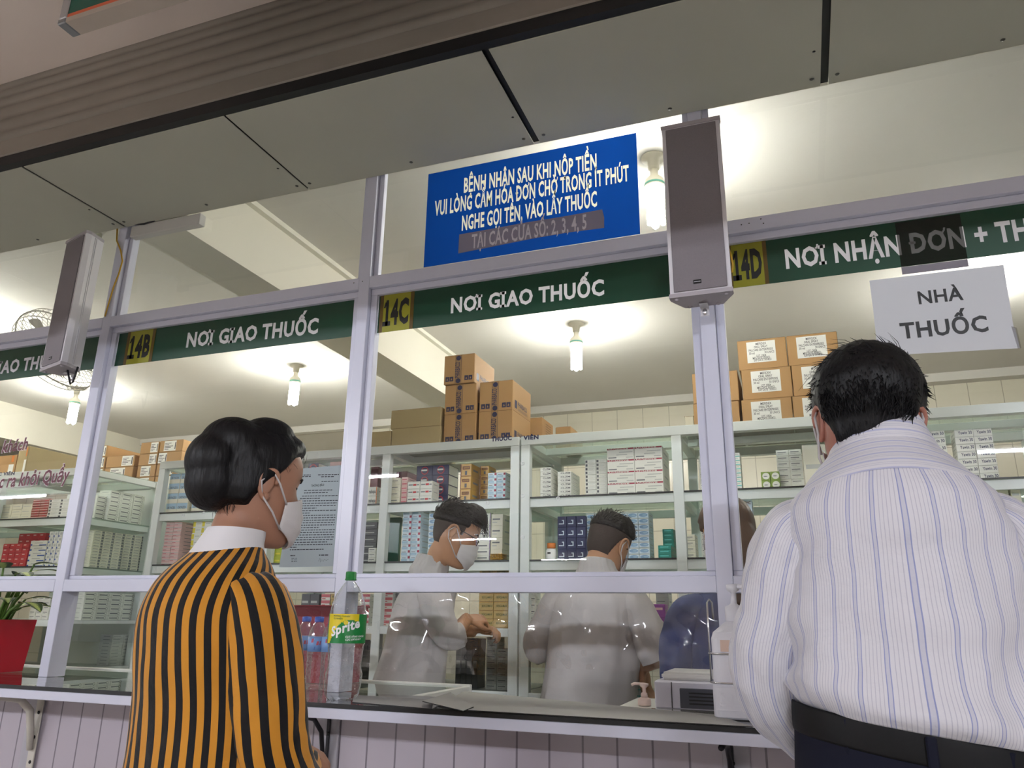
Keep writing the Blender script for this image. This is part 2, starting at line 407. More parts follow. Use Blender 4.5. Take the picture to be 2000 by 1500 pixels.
for i, (q, col, lab) in enumerate([((75, 1390), BRW, 'cream curved shelf bracket with dark screw holes below counter at far left'), ((640, 1430), mat('bracket_dark', '2a282b', 0.4, 0.6), 'dark scrolled iron bracket below counter beside striped jacket sleeve'), ((1428, 1480), mat('bracket_dark', '2a282b', 0.4, 0.6), 'dark iron bracket under counter left of the dark trousers')]):
    c = at(q[0], q[1], Y=-0.01); x = c.x
    t = thing('shelf_bracket', lab, 'bracket', (x, 0, 0.7), 'brackets under the counter')
    w_ = 0.016 if i == 0 else 0.006
    MB().box(x-w_, x+w_, -0.010, -0.004, 0.70, 0.955, col, 0.002).build('wall_plate', t)
    pts = [(x, CY+0.04, 0.945), (x, -0.16, 0.944), (x, -0.09, 0.93), (x, -0.045, 0.89), (x, -0.03, 0.83), (x, -0.018, 0.76)]
    MB().tube(pts, [0.012, 0.013, 0.013, 0.013, 0.012, 0.010] if i == 0 else 0.007, col, 8).build('arm', t)
    for z in (0.93, 0.88, 0.80, 0.72): MB().ell((x+0.003, -0.011, z), (0.006, 0.003, 0.006), BLACKV, 8, 6).build('screw', t)

# ================================================================== HALL LIGHTS, behind the photographer
TUBE = emit('hall_tube', HALL_COL, HALL_TUBE); TUBE2 = emit('dimmed_hall_tube', HALL_COL, HALL_TUBE*0.3)  # far tubes turned down so the upper window frames stay darker
first = None
for k, (x, y) in enumerate([(-5.88, -7.05), (-12.55, -7.1), (2.75, -7.55), (-7.25, -22.3), (-7.4, -15.55), (9.5, -7.5)]):
    t = thing('tube_light', 'white fluorescent tube light on the hall ceiling behind the photographer', 'ceiling light', (x, y, 3.1), 'hall tube lights')
    if first is None:
        MB().tube([(-0.76, 0, 0), (0.76, 0, 0)], 0.017, TUBE, 10).build('tube', t, local=True)
        MB().box(-0.79, 0.79, -0.04, 0.04, 0.03, 0.095, SPKW, 0.004).build('fitting', t, local=True)
        for s in (-1, 1): MB().box(s*0.78-0.015, s*0.78+0.015, -0.02, 0.02, -0.02, 0.029, SPKW, 0.003).build('lamp_holder', t, local=True)
        first = t
    else:
        for ch in first.children:
            c = ch.copy(); c.parent = t; COL.objects.link(c)
            if y < -10 and c.name.startswith('tube'): c.data = c.data.copy(); c.data.materials[0] = TUBE2
# ================================================================== PHARMACY BULBS
BULB = emit('cfl_glow', ROOM_COL, ROOM_BULB); BULB2 = emit('cfl_glow_weak', ROOM_COL, ROOM_BULB*0.9)
CER = mat('lamp_ceramic', 'd9d4c3', 0.4); TEAL = mat('lamp_band', '5fae9c', 0.4)
first = None
for k, (x, y, lab) in enumerate([(-1.093, 1.78, 'bare compact fluorescent bulb on ceiling above the brown cardboard cartons'),
        (-3.10, 1.93, 'bare compact fluorescent bulb on ceiling above the woman in stripes'),
        (-5.03, 1.88, 'bare compact fluorescent bulb at far left beside the left speaker'),
        (-0.378, 0.272, 'large near compact fluorescent bulb between blue sign and right speaker'),
        (0.95, 1.80, 'compact fluorescent bulb hidden behind the white paper notice'),
        (-4.35, 0.55, 'compact fluorescent bulb above the fan at far left'),
        ]):
    t = thing('ceiling_bulb', lab, 'light bulb', (x*1.178, (y+2.2)*1.178-2.2, CEILZ), 'bare bulbs on the pharmacy ceiling'); t.scale = (1.178,)*3
    if first is None:
        MB().lathe([(0.045, 0.0), (0.045, -0.006), (0.022, -0.010), (0.020, -0.05), (0.0, -0.05)], (0, 0, 0), CER, 20).build('socket', t, local=True)
        h = MB().lathe([(0.014, -0.05), (0.015, -0.075), (0.034, -0.095), (0.037, -0.115), (0.037, -0.128), (0.0, -0.129)], (0, 0, 0), CER, 20).build('lamp_base', t, local=True)
        MB().lathe([(0.0372, -0.112), (0.0378, -0.114), (0.0378, -0.118), (0.0372, -0.120)], (0, 0, 0), TEAL, 20).build('band', h, local=True)
        b = MB()
        for q in range(4):
            a = q*pi/2+0.3
            for s in (-0.32, 0.32): b.tube([(0.024*cos(a+s), 0.024*sin(a+s), z) for z in (-0.129, -0.20, -0.262)], 0.0085, BULB, 8)
            b.tube([(0.024*cos(a+u), 0.024*sin(a+u), -0.262-0.010*cos(u/0.32*pi/2)) for u in (-0.32, -0.16, 0, 0.16, 0.32)], 0.0085, BULB, 8)
        b.build('glow_tube', t, local=True); first = t
    else:
        for ch in first.children:
            c = ch.copy(); c.parent = t; COL.objects.link(c)
            if k == 3 and c.name.startswith('glow'): c.data = c.data.copy(); c.data.materials[0] = BULB2
            for g in ch.children:
                d = g.copy(); d.parent = c; COL.objects.link(d)

# ================================================================== SIGNS AND NOTICES
CAPH = max(y for x, y in glyph('H', 0, 0)[0])
def textpx(b, body, m, pl, pr, cap, Y, bold=0.02, serif=False, shear=0.0, off=0.0):
    """one line of lettering on a vertical sheet at Y: from its left to its right end, caps of a given height"""
    a = at(pl[0], pl[1], Y=Y); c = at(pr[0], pr[1], Y=Y)
    size = (at(pl[0], pl[1]-cap, Y=Y).z - a.z)/CAPH
    d = c-a; ux = d.normalized()
    b.text(body, m, size, a, ux=ux, bold=bold, serif=serif, shear=shear, width=d.length)
def cut_sheet(b, x0, x1, z0, z1, Y, m, tb):
    """a flat printed sheet at Y with the lettering of builder tb cut out, so that the letters are a layer of their own"""
    vs = [Vector((x, z)) for x, y, z in tb.v]; n = len(vs); edges = []; tris = []
    for f in tb.f:
        edges += [(f[k-1], f[k]) for k in range(len(f))]
        tris += [(f[0], f[k], f[k+1]) for k in range(1, len(f)-1)]
    vs += [Vector(p) for p in ((x0, z0), (x1, z0), (x1, z1), (x0, z1))]; edges += [(n, n+1), (n+1, n+2), (n+2, n+3), (n+3, n)]
    ov, oe, of, *_ = delaunay_2d_cdt(vs, edges, [], 0, 1e-6)
    A, B, D = (np.array([[vs[t[k]].x, vs[t[k]].y] for t in tris]) for k in range(3))
    cr_ = lambda p, q, c: (q[:, 0]-p[:, 0])*(c[1]-p[:, 1])-(q[:, 1]-p[:, 1])*(c[0]-p[:, 0])
    keep = []
    for f in of:
        c = (sum(ov[k].x for k in f)/len(f), sum(ov[k].y for k in f)/len(f))
        s1, s2, s3 = cr_(A, B, c), cr_(B, D, c), cr_(D, A, c)
        if not (((s1 >= 0) & (s2 >= 0) & (s3 >= 0)) | ((s1 <= 0) & (s2 <= 0) & (s3 <= 0))).any(): keep.append(f)
    return b.add([(p.x, Y, p.y) for p in ov], keep, m)
OLIVE = mat('plate_olive', '8c8a1e', 0.35, noise=0.08, nscale=20); BROWNP = mat('plate_brown', '5a4410', 0.35)
YS = 0.0325
def window_sign(label, bay, num, npx, body, bpx, cap, xcut=None):
    x0, x1 = MX[bay][1]+0.027, MX[bay+1][0]-0.027
    t = thing('window_sign', label, 'sign', ((x0+x1)/2, YS, 2.188), 'green signs over the service windows')
    if num:
        px0, px1 = at(npx[0], npx[2], Y=YS).x, at(npx[1], npx[2], Y=YS).x
        px0 = max(px0, x0)
        b = MB().box(px0, px1, YS-0.002, YS-0.0011, 2.188, 2.3305, OLIVE)
        w_ = (px1-px0)
        b.box(px0, px0+0.10*w_, YS-0.0022, YS-0.002, 2.188, 2.3305, BROWNP); b.box(px1-0.10*w_, px1, YS-0.0022, YS-0.002, 2.188, 2.3305, BROWNP)
        p = b.build('number_plate', t)
        b = MB(); b.text(num, BLACKV, 0.088/CAPH, ((px0+px1)/2, YS-0.0026, 2.216), bold=0.045, serif=True, align='C', sx=1)
        # narrow bold figures
        wd = text_mesh(num, 0.045, 0, True)[2]; b = MB(); b.text(num, BLACKV, 0.088/CAPH, ((px0+px1)/2-0.38*w_, YS-0.0026, 2.216), bold=0.045, serif=True, width=0.76*w_)
        b.build('number', p)
    b = MB(); textpx(b, body, WHITET, bpx[0], bpx[1], cap, YS-0.0005, 0.035, True); b.v = [(x, YS-0.0005, z) for x, y, z in b.v]; b.build('lettering', t)
    cut_sheet(MB(), x0, x1, 2.188, 2.3305, YS-0.0005, GREEN, b).build('sign_board', t)
    return t
window_sign('green window sign with plate 14C, over the middle window below the blue board', 2, '14C', (740, 806, 645), 'NƠI GIAO THUỐC', ((879, 611), (1182, 575)), 27, )
window_sign('green window sign with plate 14B, over the window behind the woman', 1, '14B', (243, 297, 700), 'NƠI GIAO THUỐC', ((362, 678), (622, 650)), 26)
s14 = window_sign('green window sign with plate 14D, right of the right speaker above the man', 3, '14D', (1425, 1503, 555), 'NƠI NHẬN ĐƠN + THU TIỀN', ((1534, 524), (2195, 443)), 35)
a, c = at(1757, 500, Y=YS), at(1885, 480, Y=YS)
MB().box(a.x, c.x, YS-0.0022, YS-0.002, 2.1885, 2.327, glass('dark_film', (0.55, 0.56, 0.56), 0.6)).build('dark_film_patch', s14)
MB().box(a.x, c.x, YS-0.0005, YS+0.0004, 2.165, 2.1875, mat('grey_card', '77727a', 0.6)).build('card_strip', s14)
# the far left sign runs out of the frame
t = thing('window_sign', 'green window sign at far left, its lettering cut by the left speaker', 'sign', (-3.2, YS, 2.188), 'green signs over the service windows')
MB().box(MX[0][1]+0.027, MX[1][0]-0.027, YS-0.001, YS, 2.188, 2.3305, GREEN).build('sign_board', t)
b = MB(); a = at(110, 713, Y=YS-0.0016)
b.text('NƠI GIAO THUỐC', WHITEV, 0.055/CAPH, (a.x-0.565, YS-0.0016, 2.222), bold=0.035, serif=True, width=0.62); b.build('lettering', t)

# blue notice board in the fanlight
t = thing('notice_board', 'blue board with four lines of cream lettering above the middle window', 'notice board', (-0.78, 0.0325, 2.411))
z0, z1 = 2.4105, 2.789; yb = 0.0215
b = MB()
textpx(b, 'BỆNH NHÂN SAU KHI NỘP TIỀN', TEXTCREAM, (905, 376), (1167, 329), 27, yb-0.0047, 0.028)
textpx(b, 'VUI LÒNG CẦM HÓA ĐƠN CHỜ TRONG ÍT PHÚT', TEXTCREAM, (849, 421), (1229, 352), 27, yb-0.0047, 0.028)
textpx(b, 'NGHE GỌI TÊN, VÀO LẤY THUỐC', TEXTCREAM, (901, 450), (1167, 402), 27, yb-0.0047, 0.028)
b.v = [(x, yb-0.0047, z) for x, y, z in b.v]; b.build('lettering', t)
cut_sheet(MB(), -1.166, -0.392, z0, z1, yb-0.0047, BLUE, b).build('board', t)
pts = [at(x, y, Y=yb-0.0052) for x, y in [(897, 458), (960, 447), (1030, 434), (1100, 423), (1176, 409), (1180, 425), (1180, 445), (1110, 454), (1040, 466), (960, 482), (895, 495), (896, 476)]]
TAPE = mat('masking_tape', '8d8799', 0.6, noise=0.06, nscale=14)
vs = [p for p in pts]+[Vector((p.x, p.y+0.0006, p.z)) for p in pts]; n = len(pts)
tp = MB().add(vs, [tuple(range(n)), tuple(range(2*n-1, n-1, -1))]+[(i, (i+1) % n, n+(i+1) % n, n+i) for i in range(n)], TAPE).build('covering_tape', t)
b = MB(); textpx(b, 'TẠI CÁC CỬA SỐ: 2, 3, 4, 5', mat('faded_lettering', 'd8d2da', 0.6), (921, 485), (1147, 446), 26, yb-0.0056, 0.022); b.build('faded_lettering', tp)

# white paper notice
def sheet(poly, Y, m, th=0.0004):
    pts = [at(x, y, Y=Y) for x, y in poly]; n = len(pts)
    vs = pts+[Vector((p.x, p.y+th, p.z)) for p in pts]
    return MB().add(vs, [tuple(range(n)), tuple(range(2*n-1, n-1, -1))]+[(i, (i+1) % n, n+(i+1) % n, n+i) for i in range(n)], m)
p = at(1845, 600, Y=0.0322)
t = thing('paper_notice', 'white paper notice taped to the right window, large black lettering NHÀ THUỐC', 'paper notice', (p.x, p.y, 1.915))
sheet([(1698, 548), (1960, 517), (1963, 536), (1980, 640), (1983, 642), (1992, 680), (1715, 695), (1706, 610)], 0.0322, PAPERT).build('paper', t)
b = MB(); textpx(b, 'NHÀ', BLACKV, (1793, 594), (1882, 585), 24, 0.0317, 0.022); textpx(b, 'THUỐC', BLACKV, (1761, 661), (1934, 646), 29, 0.0317, 0.03); b.build('lettering', t)
sheet([(1975, 637), (1986, 640), (1995, 680), (1988, 681)], 0.0312, glass('clear_tape', (0.85, 0.85, 0.86), 1.5), 0.0002).build('tape', t)

# typed notice behind the woman
p = at(610, 1000, Y=0.0322)
t = thing('paper_notice', 'pale blue typed notice headed THÔNG BÁO on window beside the woman', 'paper notice', (p.x, p.y, 1.377))
sheet([(576, 916), (673, 908), (655, 1106), (545, 1108)], 0.0322, translucent('paper_blue', 'b9c4c8', 0.25)).build('paper', t)
b = MB(); textpx(b, 'THÔNG BÁO', INK, (607.5, 951), (633, 949), 4.2, 0.0318, 0.02); b.build('heading', t); b = MB()
rr = random.Random(3)
def bars(b, y, xl, xr, h, gap=1.5, bold=1.0):
    x = xl
    while x < xr:
        w_ = rr.uniform(2.5, 7.0)
        x2 = min(xr, x+w_)
        f = (x-xl)/max(1, xr-xl)
        dy = -1.6*(x-576)/97
        a, c = at(x, y+dy, Y=0.0318), at(x2, y+dy-h, Y=0.0318)
        b.quad((a.x, 0.0318, a.z), (c.x, 0.0318, a.z), (c.x, 0.0318, c.z), (a.x, 0.0318, c.z), INK)
        x = x2+rr.uniform(0.8, gap)
bars(b, 929, 588, 607, 1.8); bars(b, 932, 583, 607, 1.8); bars(b, 929, 621, 662, 1.8); bars(b, 933, 627, 652, 2.0); bars(b, 942, 628, 661, 1.5)
bars(b, 959, 594, 650, 1.8); bars(b, 964, 594, 640, 1.8)
y = 970.0
for i, (l, r) in enumerate([(590, 660), (586, 625), (586, 660), (584, 658), (583, 656), (583, 618), (582, 656), (581, 606), (584, 655), (580, 655), (579, 654), (577, 654), (575, 653), (573, 624), (572, 654), (567, 653), (566, 652), (566, 652), (565, 651), (565, 640), (565, 650), (563, 580), (566, 632)]):
    bars(b, y, l, r, 1.7); y += 4.75
bars(b, 1086, 567, 577, 2.0); bars(b, 1086, 623, 641, 2.0)
for j in range(3): bars(b, 1091+3*j, 569, 580, 1.0)
sg = [at(x, y, Y=0.0316) for x, y in [(622, 1096), (625, 1090), (626, 1098), (629, 1093), (631, 1097), (634, 1092), (637, 1095), (641, 1092)]]
b.build('print', t)['kind'] = 'stuff'; MB().tube(sg, 0.0004, INK, 4).build('signature', t)

# maroon lettering on the far left window
for body, pl, pr, cap, lab in [('khách', (2, 884), (53, 877), 22, 'maroon lettering khách stuck on the far left window'), ('c ra khỏi Quầy', (-4, 953), (132, 939), 24, 'maroon lettering ra khỏi Quầy stuck on the far left window')]:
    a = at(*pl, Y=0.0325)
    t = thing('window_lettering', lab, 'lettering', a)
    b = MB(); textpx(b, body, mat('vinyl_outline', 'd9c9cd', 0.5), pl, pr, cap, 0.0327, 0.055, shear=0.15); b.build('outline', t)
    b = MB(); textpx(b, body, MAROON, pl, pr, cap, 0.0320, 0.02, shear=0.15); b.build('letters', t)

# framed sign hanging from the hall ceiling, top left
t = thing('hanging_sign', 'aluminium framed green sign with orange stripe hanging at top left corner', 'sign', (-1.2, -1.0, 2.79))
x0, x1, y0, y1, z0, z1 = -1.817, -0.60, -1.0, -0.948, 2.79, 3.10
ALF = mat('aluminium_frame', 'b9b9bd', 0.35, 0.7, noise=0.12, nscale=30)
b = MB().box(x0+0.03, x1-0.03, y0, y1, z0, z0+0.016, mat('sign_underside', 'b9ada0', 0.6, noise=0.1, nscale=8), 0.001)
b.box(x0, x0+0.028, y0, y1, z0+0.018, z1, ALF, 0.003); b.box(x1-0.028, x1, y0, y1, z0+0.018, z1, ALF, 0.003); b.box(x0+0.03, x1-0.03, y0, y1, z1-0.02, z1, ALF, 0.002)
b.build('frame', t)
for cx_ in (x0, x1-0.0295): MB().box(cx_-0.001, cx_+0.0295, y0-0.001, y1+0.001, z0-0.001, z0+0.0175, mat('corner_grey', '8a8d90', 0.4, 0.4), 0.003).build('corner_cap', t)
b = MB().box(x0+0.029, x1-0.029, y0+0.004, y1-0.004, z0+0.0165, z1-0.0205, mat('sign_face_green', '0f5a49', 0.4))
b.box(x0+0.029, x1-0.029, y0+0.003, y0+0.004, z0+0.0165, z0+0.030, mat('sign_face_orange', 'd8643a', 0.4)); b.build('face', t)
for x in (x0+0.2, x1-0.2): MB().tube([(x, -0.974, z1), (x, -0.974, HALLZ)], 0.004, STEEL, 8).build('hanger_rod', t)

# ================================================================== COLUMN SPEAKERS
def speaker(label, loc, rot, group):
    t = thing('column_speaker', label, 'loudspeaker', loc, group, rot)
    H = 0.565; fw, bw, d = 0.0845, 0.052, 0.085
    plan = [(-fw, 0), (fw, 0), (fw, 0.022), (bw, d), (-bw, d), (-fw, 0.022)]
    def prism(m, s, z0, z1, n=0.0):
        pts = [(x*s, y*s+n) for x, y in plan]; k = len(pts)
        return MB().add([(x, y, z0) for x, y in pts]+[(x, y, z1) for x, y in pts], [tuple(range(k-1, -1, -1)), tuple(range(k, 2*k))]+[(i, (i+1) % k, k+(i+1) % k, k+i) for i in range(k)], m)
    b = prism(SPKW, 1.0, 0.012, H-0.012)
    for sx in (-1, 1):
        for f in (0.3, 0.42):
            x = sx*(fw+(bw-fw)*f); y = 0.022+(d-0.022)*f
            b.tube([(x+sx*0.0005, y, 0.015), (x+sx*0.0005, y, H-0.015)], 0.0018, SPKW, 6)
    b.build('cabinet', t, local=True)
    g = MB().box(-fw+0.011, fw-0.011, -0.004, 0.0, 0.016, H-0.016, GRILLE, 0.002).build('grille', t, local=True)
    b = MB().box(-0.018, 0.004, -0.0055, -0.0042, 0.034, 0.046, BLACKV, 0.0005); b.text('IIIIIIII', STEEL, 0.006, (-0.016, -0.0057, 0.038), width=0.018) if False else None
    b.box(-0.016, 0.002, -0.0058, -0.0055, 0.0385, 0.0405, mat('badge_silver', 'b5b5b8', 0.4)); b.build('badge', g, local=True)
    for z0, z1 in ((0.0, 0.012), (H-0.012, H)):
        b = prism(GREYP, 1.035, z0, z1, -0.003)
        for sx in (-1, 1):
            b.ell((sx*0.068, 0.012, z0 if z0 == 0 else z1), (0.007, 0.007, 0.005), GREYP, 10, 6); b.ell((sx*0.040, 0.075, z0 if z0 == 0 else z1), (0.007, 0.007, 0.005), GREYP, 10, 6)
        b.build('end_cap', t, local=True)
    b = MB().box(-0.012, 0.012, d+0.001, d+0.004, -0.03, 0.05, SPKW, 0.001); b.box(-0.012, 0.012, 0.05, d+0.004, -0.006, -0.0035, SPKW, 0.001)
    b.ell((0, d-0.002, -0.018), (0.007, 0.004, 0.010), STEEL, 10, 6); b.build('lower_bracket', t, local=True)
    MB().box(-0.012, 0.012, d+0.001, d+0.004, H-0.06, H-0.01, SPKW, 0.001).build('upper_bracket', t, local=True)
    return t
t = speaker('grey column loudspeaker on the post between the middle and right windows', (-0.196, -0.172, 2.092), 0.0, 'column speakers on the window posts')
t = speaker('pale column loudspeaker turned aside on the left post beside the yellow cable', (-2.640, -0.190, 2.118), radians(-16), 'column speakers on the window posts')
MB().tube([(0.03, 0.05, 0.0), (0.045, 0.055, -0.035), (0.052, 0.06, -0.058), (0.058, 0.065, -0.05), (0.066, 0.07, 0.012)], 0.004, mat('cable_black', '1e1d22', 0.5), 8).build('signal_cable', t, local=True)
b = MB(); pts = [at(x, y, Y=-0.006) for x, y in [(229, 447), (228, 470), (236, 490), (239, 510), (232, 535), (222, 560), (213, 590), (205, 618)]]
b.tube(pts, 0.0032, mat('cable_yellow', 'c49a2c', 0.5), 8); o = b.build('speaker_cable'); tag(o, 'yellow cable running down the post behind left loudspeaker', 'cable')
b = MB(); pts = [at(x, y, Y=-0.004) for x, y in [(1421, 480), (1427, 497), (1431, 515), (1430, 532)]]
b.tube(pts, 0.0032, mat('cable_yellow', 'c49a2c', 0.5), 8); o = b.build('speaker_cable'); tag(o, 'yellow cable bulging out behind right loudspeaker beside plate 14D', 'cable')
o = MB().tube([at(x, y, Y=0.004) for x, y in [(262, 441), (285, 440), (305, 434), (312, 430)]], 0.004, mat('cable_black', '1e1d22', 0.5), 6); o = o.build('power_cable'); o.location = (0, -0.012, 0); tag(o, 'dark cable lying along the white trunking under the soffit', 'cable')

# ================================================================== WALL FAN behind the far left window
t = thing('wall_fan', 'white caged fan behind the left speaker and green sign', 'fan', (-3.33, 0.36, 2.45))
FW = mat('fan_white', 'd8d6cc', 0.4); Tm = Matrix.Rotation(radians(52), 4, 'X')
R = 0.225
b = MB()
for r_, y_ in ((R, 0.0), (R*0.97, -0.035), (R*0.97, 0.035), (0.15, -0.055), (0.09, -0.062)):
    b.tube([(r_*cos(a*pi/24), y_, r_*sin(a*pi/24)) for a in range(49)], 0.0035 if y_ == 0 else 0.0018, FW, 6, cap=False, T=Tm)
for k in range(48):
    a = 2*pi*k/48; b.tube([(0.05*cos(a), -0.066, 0.05*sin(a)), (0.15*cos(a), -0.055, 0.15*sin(a)), (R*0.97*cos(a), -0.035, R*0.97*sin(a)), (R*cos(a), 0, R*sin(a)), (R*0.97*cos(a), 0.035, R*0.97*sin(a)), (0.10*cos(a), 0.05, 0.10*sin(a))], 0.0012, FW, 5, T=Tm)
b.build('guard', t, local=True)
MB().lathe([(0.0, -0.02), (0.05, -0.018), (0.055, 0.0), (0.05, 0.06), (0.0, 0.07)], (0, 0, 0), FW, 20, T=Tm @ Matrix.Rotation(-pi/2, 4, 'X')).build('motor_hub', t, local=True)
for k in range(3):
    b = MB(); vs = []
    for i in range(7):
        r_ = 0.045+0.145*i/6
        for j in range(5):
            a = (j/4-0.5)*(0.9-0.2*i/6); vs.append((r_*cos(a), (j/4-0.5)*0.04, r_*sin(a)))
    b.add(vs, [(i*5+j, i*5+j+1, (i+1)*5+j+1, (i+1)*5+j) for i in range(6) for j in range(4)], FW, smooth=True, T=Tm @ Matrix.Rotation(k*2*pi/3+0.4, 4, 'Y')); b.build('blade', t, local=True)
MB().tube([(0, 0.03, 0.04), (0, 0.10, 0.15), (0, 0.10, CEILZ-2.45)], 0.014, FW, 10).build('mount_arm', t, local=True)

# ================================================================== INNER DISPLAY CASE AND COUNTER THINGS
WF = mat('case_white', 'dcdcd4', 0.4, noise=0.03)
t = thing('display_case', 'low white framed glass display case behind the counter', 'display case', (-2.5, 0.27, 0.0))
cx0, cx1, cy0, cy1 = -3.9, -1.14, 0.035, 0.50
b = MB()
b.box(cx0, cx1, cy0, cy0+0.02, 0.955, ZC-0.008, WF, 0.002); b.box(cx0, cx1, cy1-0.022, cy1, 0.955, ZC, WF, 0.002)
b.box(cx1-0.022, cx1, cy0+0.0205, cy1-0.0225, 0.955, ZC-0.004, WF, 0.002); b.box(cx0, cx0+0.022, cy0+0.0205, cy1-0.0225, 0.955, ZC-0.004, WF, 0.002); b.build('frame', t)
MB().box(cx0+0.023, cx1-0.023, cy0+0.021, cy1-0.023, ZC-0.012, ZC-0.006, SHELFGLASS).build('glass_top', t)
b = MB().box(cx0, cx1, cy1-0.02, cy1, 0.0, 0.954, WF); b.box(cx0, cx1, cy0, cy0+0.02, 0.0, 0.954, WF); b.box(cx1-0.02, cx1, cy0+0.021, cy1-0.021, 0.0, 0.954, WF); b.box(cx0+0.001, cx1-0.021, cy0+0.021, cy1-0.021, 0.60, 0.62, WF); b.build('carcass', t)
t = thing('inner_desk', 'white inner desk behind the right window carrying the printer', 'desk', (0.4, 0.22, 0.0))
MB().box(-0.52, 1.6, 0.085, 0.37, 0.965, 0.990, WF, 0.002).build('desk_top', t)
for x in (-0.49, 1.55): MB().box(x-0.02, x+0.02, 0.10, 0.36, 0.0, 0.964, WF).build('side_panel', t)
# printer like white machine with dark vent
t = thing('label_printer', 'white boxy machine with a dark grey vent behind the counter right', 'printer', (-0.25, 0.1, 0.990))
MB().box(-0.415, -0.10, 0.088, 0.36, 0.9905, 1.062, mat('printer_white', 'd2d1dc', 0.4), 0.004).build('body', t)
MB().box(-0.40, -0.10, 0.12, 0.34, 1.0625, 1.083, mat('printer_lid', 'dddcd8', 0.4), 0.006).build('lid', t)
b = MB().box(-0.345, -0.12, 0.0845, 0.0875, 0.994, 1.045, mat('vent_grey', '4a4c55', 0.5), 0.004)
for k in range(4): b.box(-0.32, -0.15, 0.083, 0.0844, 1.004+k*0.009, 1.008+k*0.009, BLACKV)
b.build('vent', t)
MB().box(-0.3685, -0.3665, 0.0865, 0.0879, 0.992, 1.06, BLACKV).build('panel_seam', t)

# hand gel bottle in wire holder
t = thing('sanitizer_bottle', 'square white hand gel bottle with pump in a wire holder on counter', 'pump bottle', (-0.17, -0.10, ZC))
WP = mat('gel_bottle_white', 'e0dfe6', 0.35); c = (-0.170, -0.105)
def sq(r, n, k=5.0):
    return [(r*(abs(cos(2*pi*i/n))**(2/k))*(1 if cos(2*pi*i/n) >= 0 else -1), 0.78*r*(abs(sin(2*pi*i/n))**(2/k))*(1 if sin(2*pi*i/n) >= 0 else -1)) for i in range(n)]
vs = []; n = 40; prof = [(0.058, 0.002), (0.062, 0.006), (0.062, 0.080), (0.059, 0.083), (0.059, 0.185), (0.054, 0.20), (0.028, 0.222), (0.022, 0.226), (0.02, 0.235)]
for r_, z in prof: vs += [(c[0]+x, c[1]+y, ZC+z) for x, y in sq(r_, n, 5.0 if r_ > 0.03 else 2.0)]
N = len(prof)
b = MB().add(vs, [(i*n+k, i*n+(k+1) % n, (i+1)*n+(k+1) % n, (i+1)*n+k) for i in range(N-1) for k in range(n)]+[tuple(range(n-1, -1, -1)), tuple(range((N-1)*n, N*n))], WP, smooth=False)
b.text('SDS', WP, 0.036/CAPH, (c[0]-0.047, c[1]-0.0495, ZC+0.03), bold=0.0, width=0.09)
for z in (0.022, 0.075): b.box(c[0]-0.052, c[0]+0.052, c[1]-0.0500, c[1]-0.0480, ZC+z-0.0012, ZC+z, WP)
b.build('bottle', t)
MB().box(c[0]-0.035, c[0]+0.03, c[1]-0.0472, c[1]-0.046, ZC+0.155, ZC+0.182, mat('label_peach', 'dcc2b2', 0.6)).build('label', t)
b = MB().lathe([(0.021, 0.226), (0.023, 0.228), (0.023, 0.262), (0.012, 0.266), (0.008, 0.27), (0.006, 0.285), (0.006, 0.296), (0.015, 0.302), (0.017, 0.316), (0.0, 0.318)], (c[0], c[1], ZC), WP, 20)
b.tube([(c[0]+0.004, c[1], ZC+0.312), (c[0]+0.03, c[1]-0.015, ZC+0.310), (c[0]+0.04, c[1]-0.02, ZC+0.304)], 0.006, WP, 8); b.build('pump', t)
hd = []
for z in (0.083+0.0, 0.150):
    pts = [(c[0]+x*1.06, c[1]+y*1.06, ZC+z) for x, y in sq(0.0625, 40)]+[(c[0]+0.0625*1.06, c[1], ZC+z)]
    MB().tube(pts, 0.0022, STEEL, 6, cap=False).build('wire_ring', t)
MB().tube([(c[0]-0.0685, c[1]+0.02, ZC+0.082), (c[0]-0.0685, c[1]+0.02, ZC+0.272), (c[0]-0.064, c[1]+0.03, ZC+0.280), (c[0]-0.058, c[1]+0.04, ZC+0.272), (c[0]-0.058, c[1]+0.045, ZC+0.23)], 0.0026, STEEL, 8).build('wire_hook', t)
MB().box(c[0]-0.06, c[0]+0.07, c[1]-0.05, c[1]+0.05, ZC+0.0002, ZC+0.002, BLACKV).build('base_mat', t)
# small pink pump bottle
t = thing('pump_bottle', 'small pale pink pump bottle on desk left of the white machine', 'pump bottle', (-0.452, 0.13, 0.99))
PK = mat('pale_pink', 'e6cfc6', 0.4)
MB().lathe([(0.017, 0.001), (0.019, 0.004), (0.019, 0.018), (0.010, 0.024), (0.0, 0.024)], (-0.452, 0.13, 0.99), PK, 18).build('bottle', t)
b = MB().lathe([(0.010, 0.0245), (0.009, 0.034), (0.005, 0.036), (0.005, 0.048), (0.013, 0.054), (0.013, 0.060), (0.0, 0.062)], (-0.452, 0.13, 0.99), PK, 18)
b.tube([(-0.452, 0.13, 1.048), (-0.478, 0.12, 1.049), (-0.486, 0.118, 1.045)], 0.004, PK, 8); b.build('pump', t)

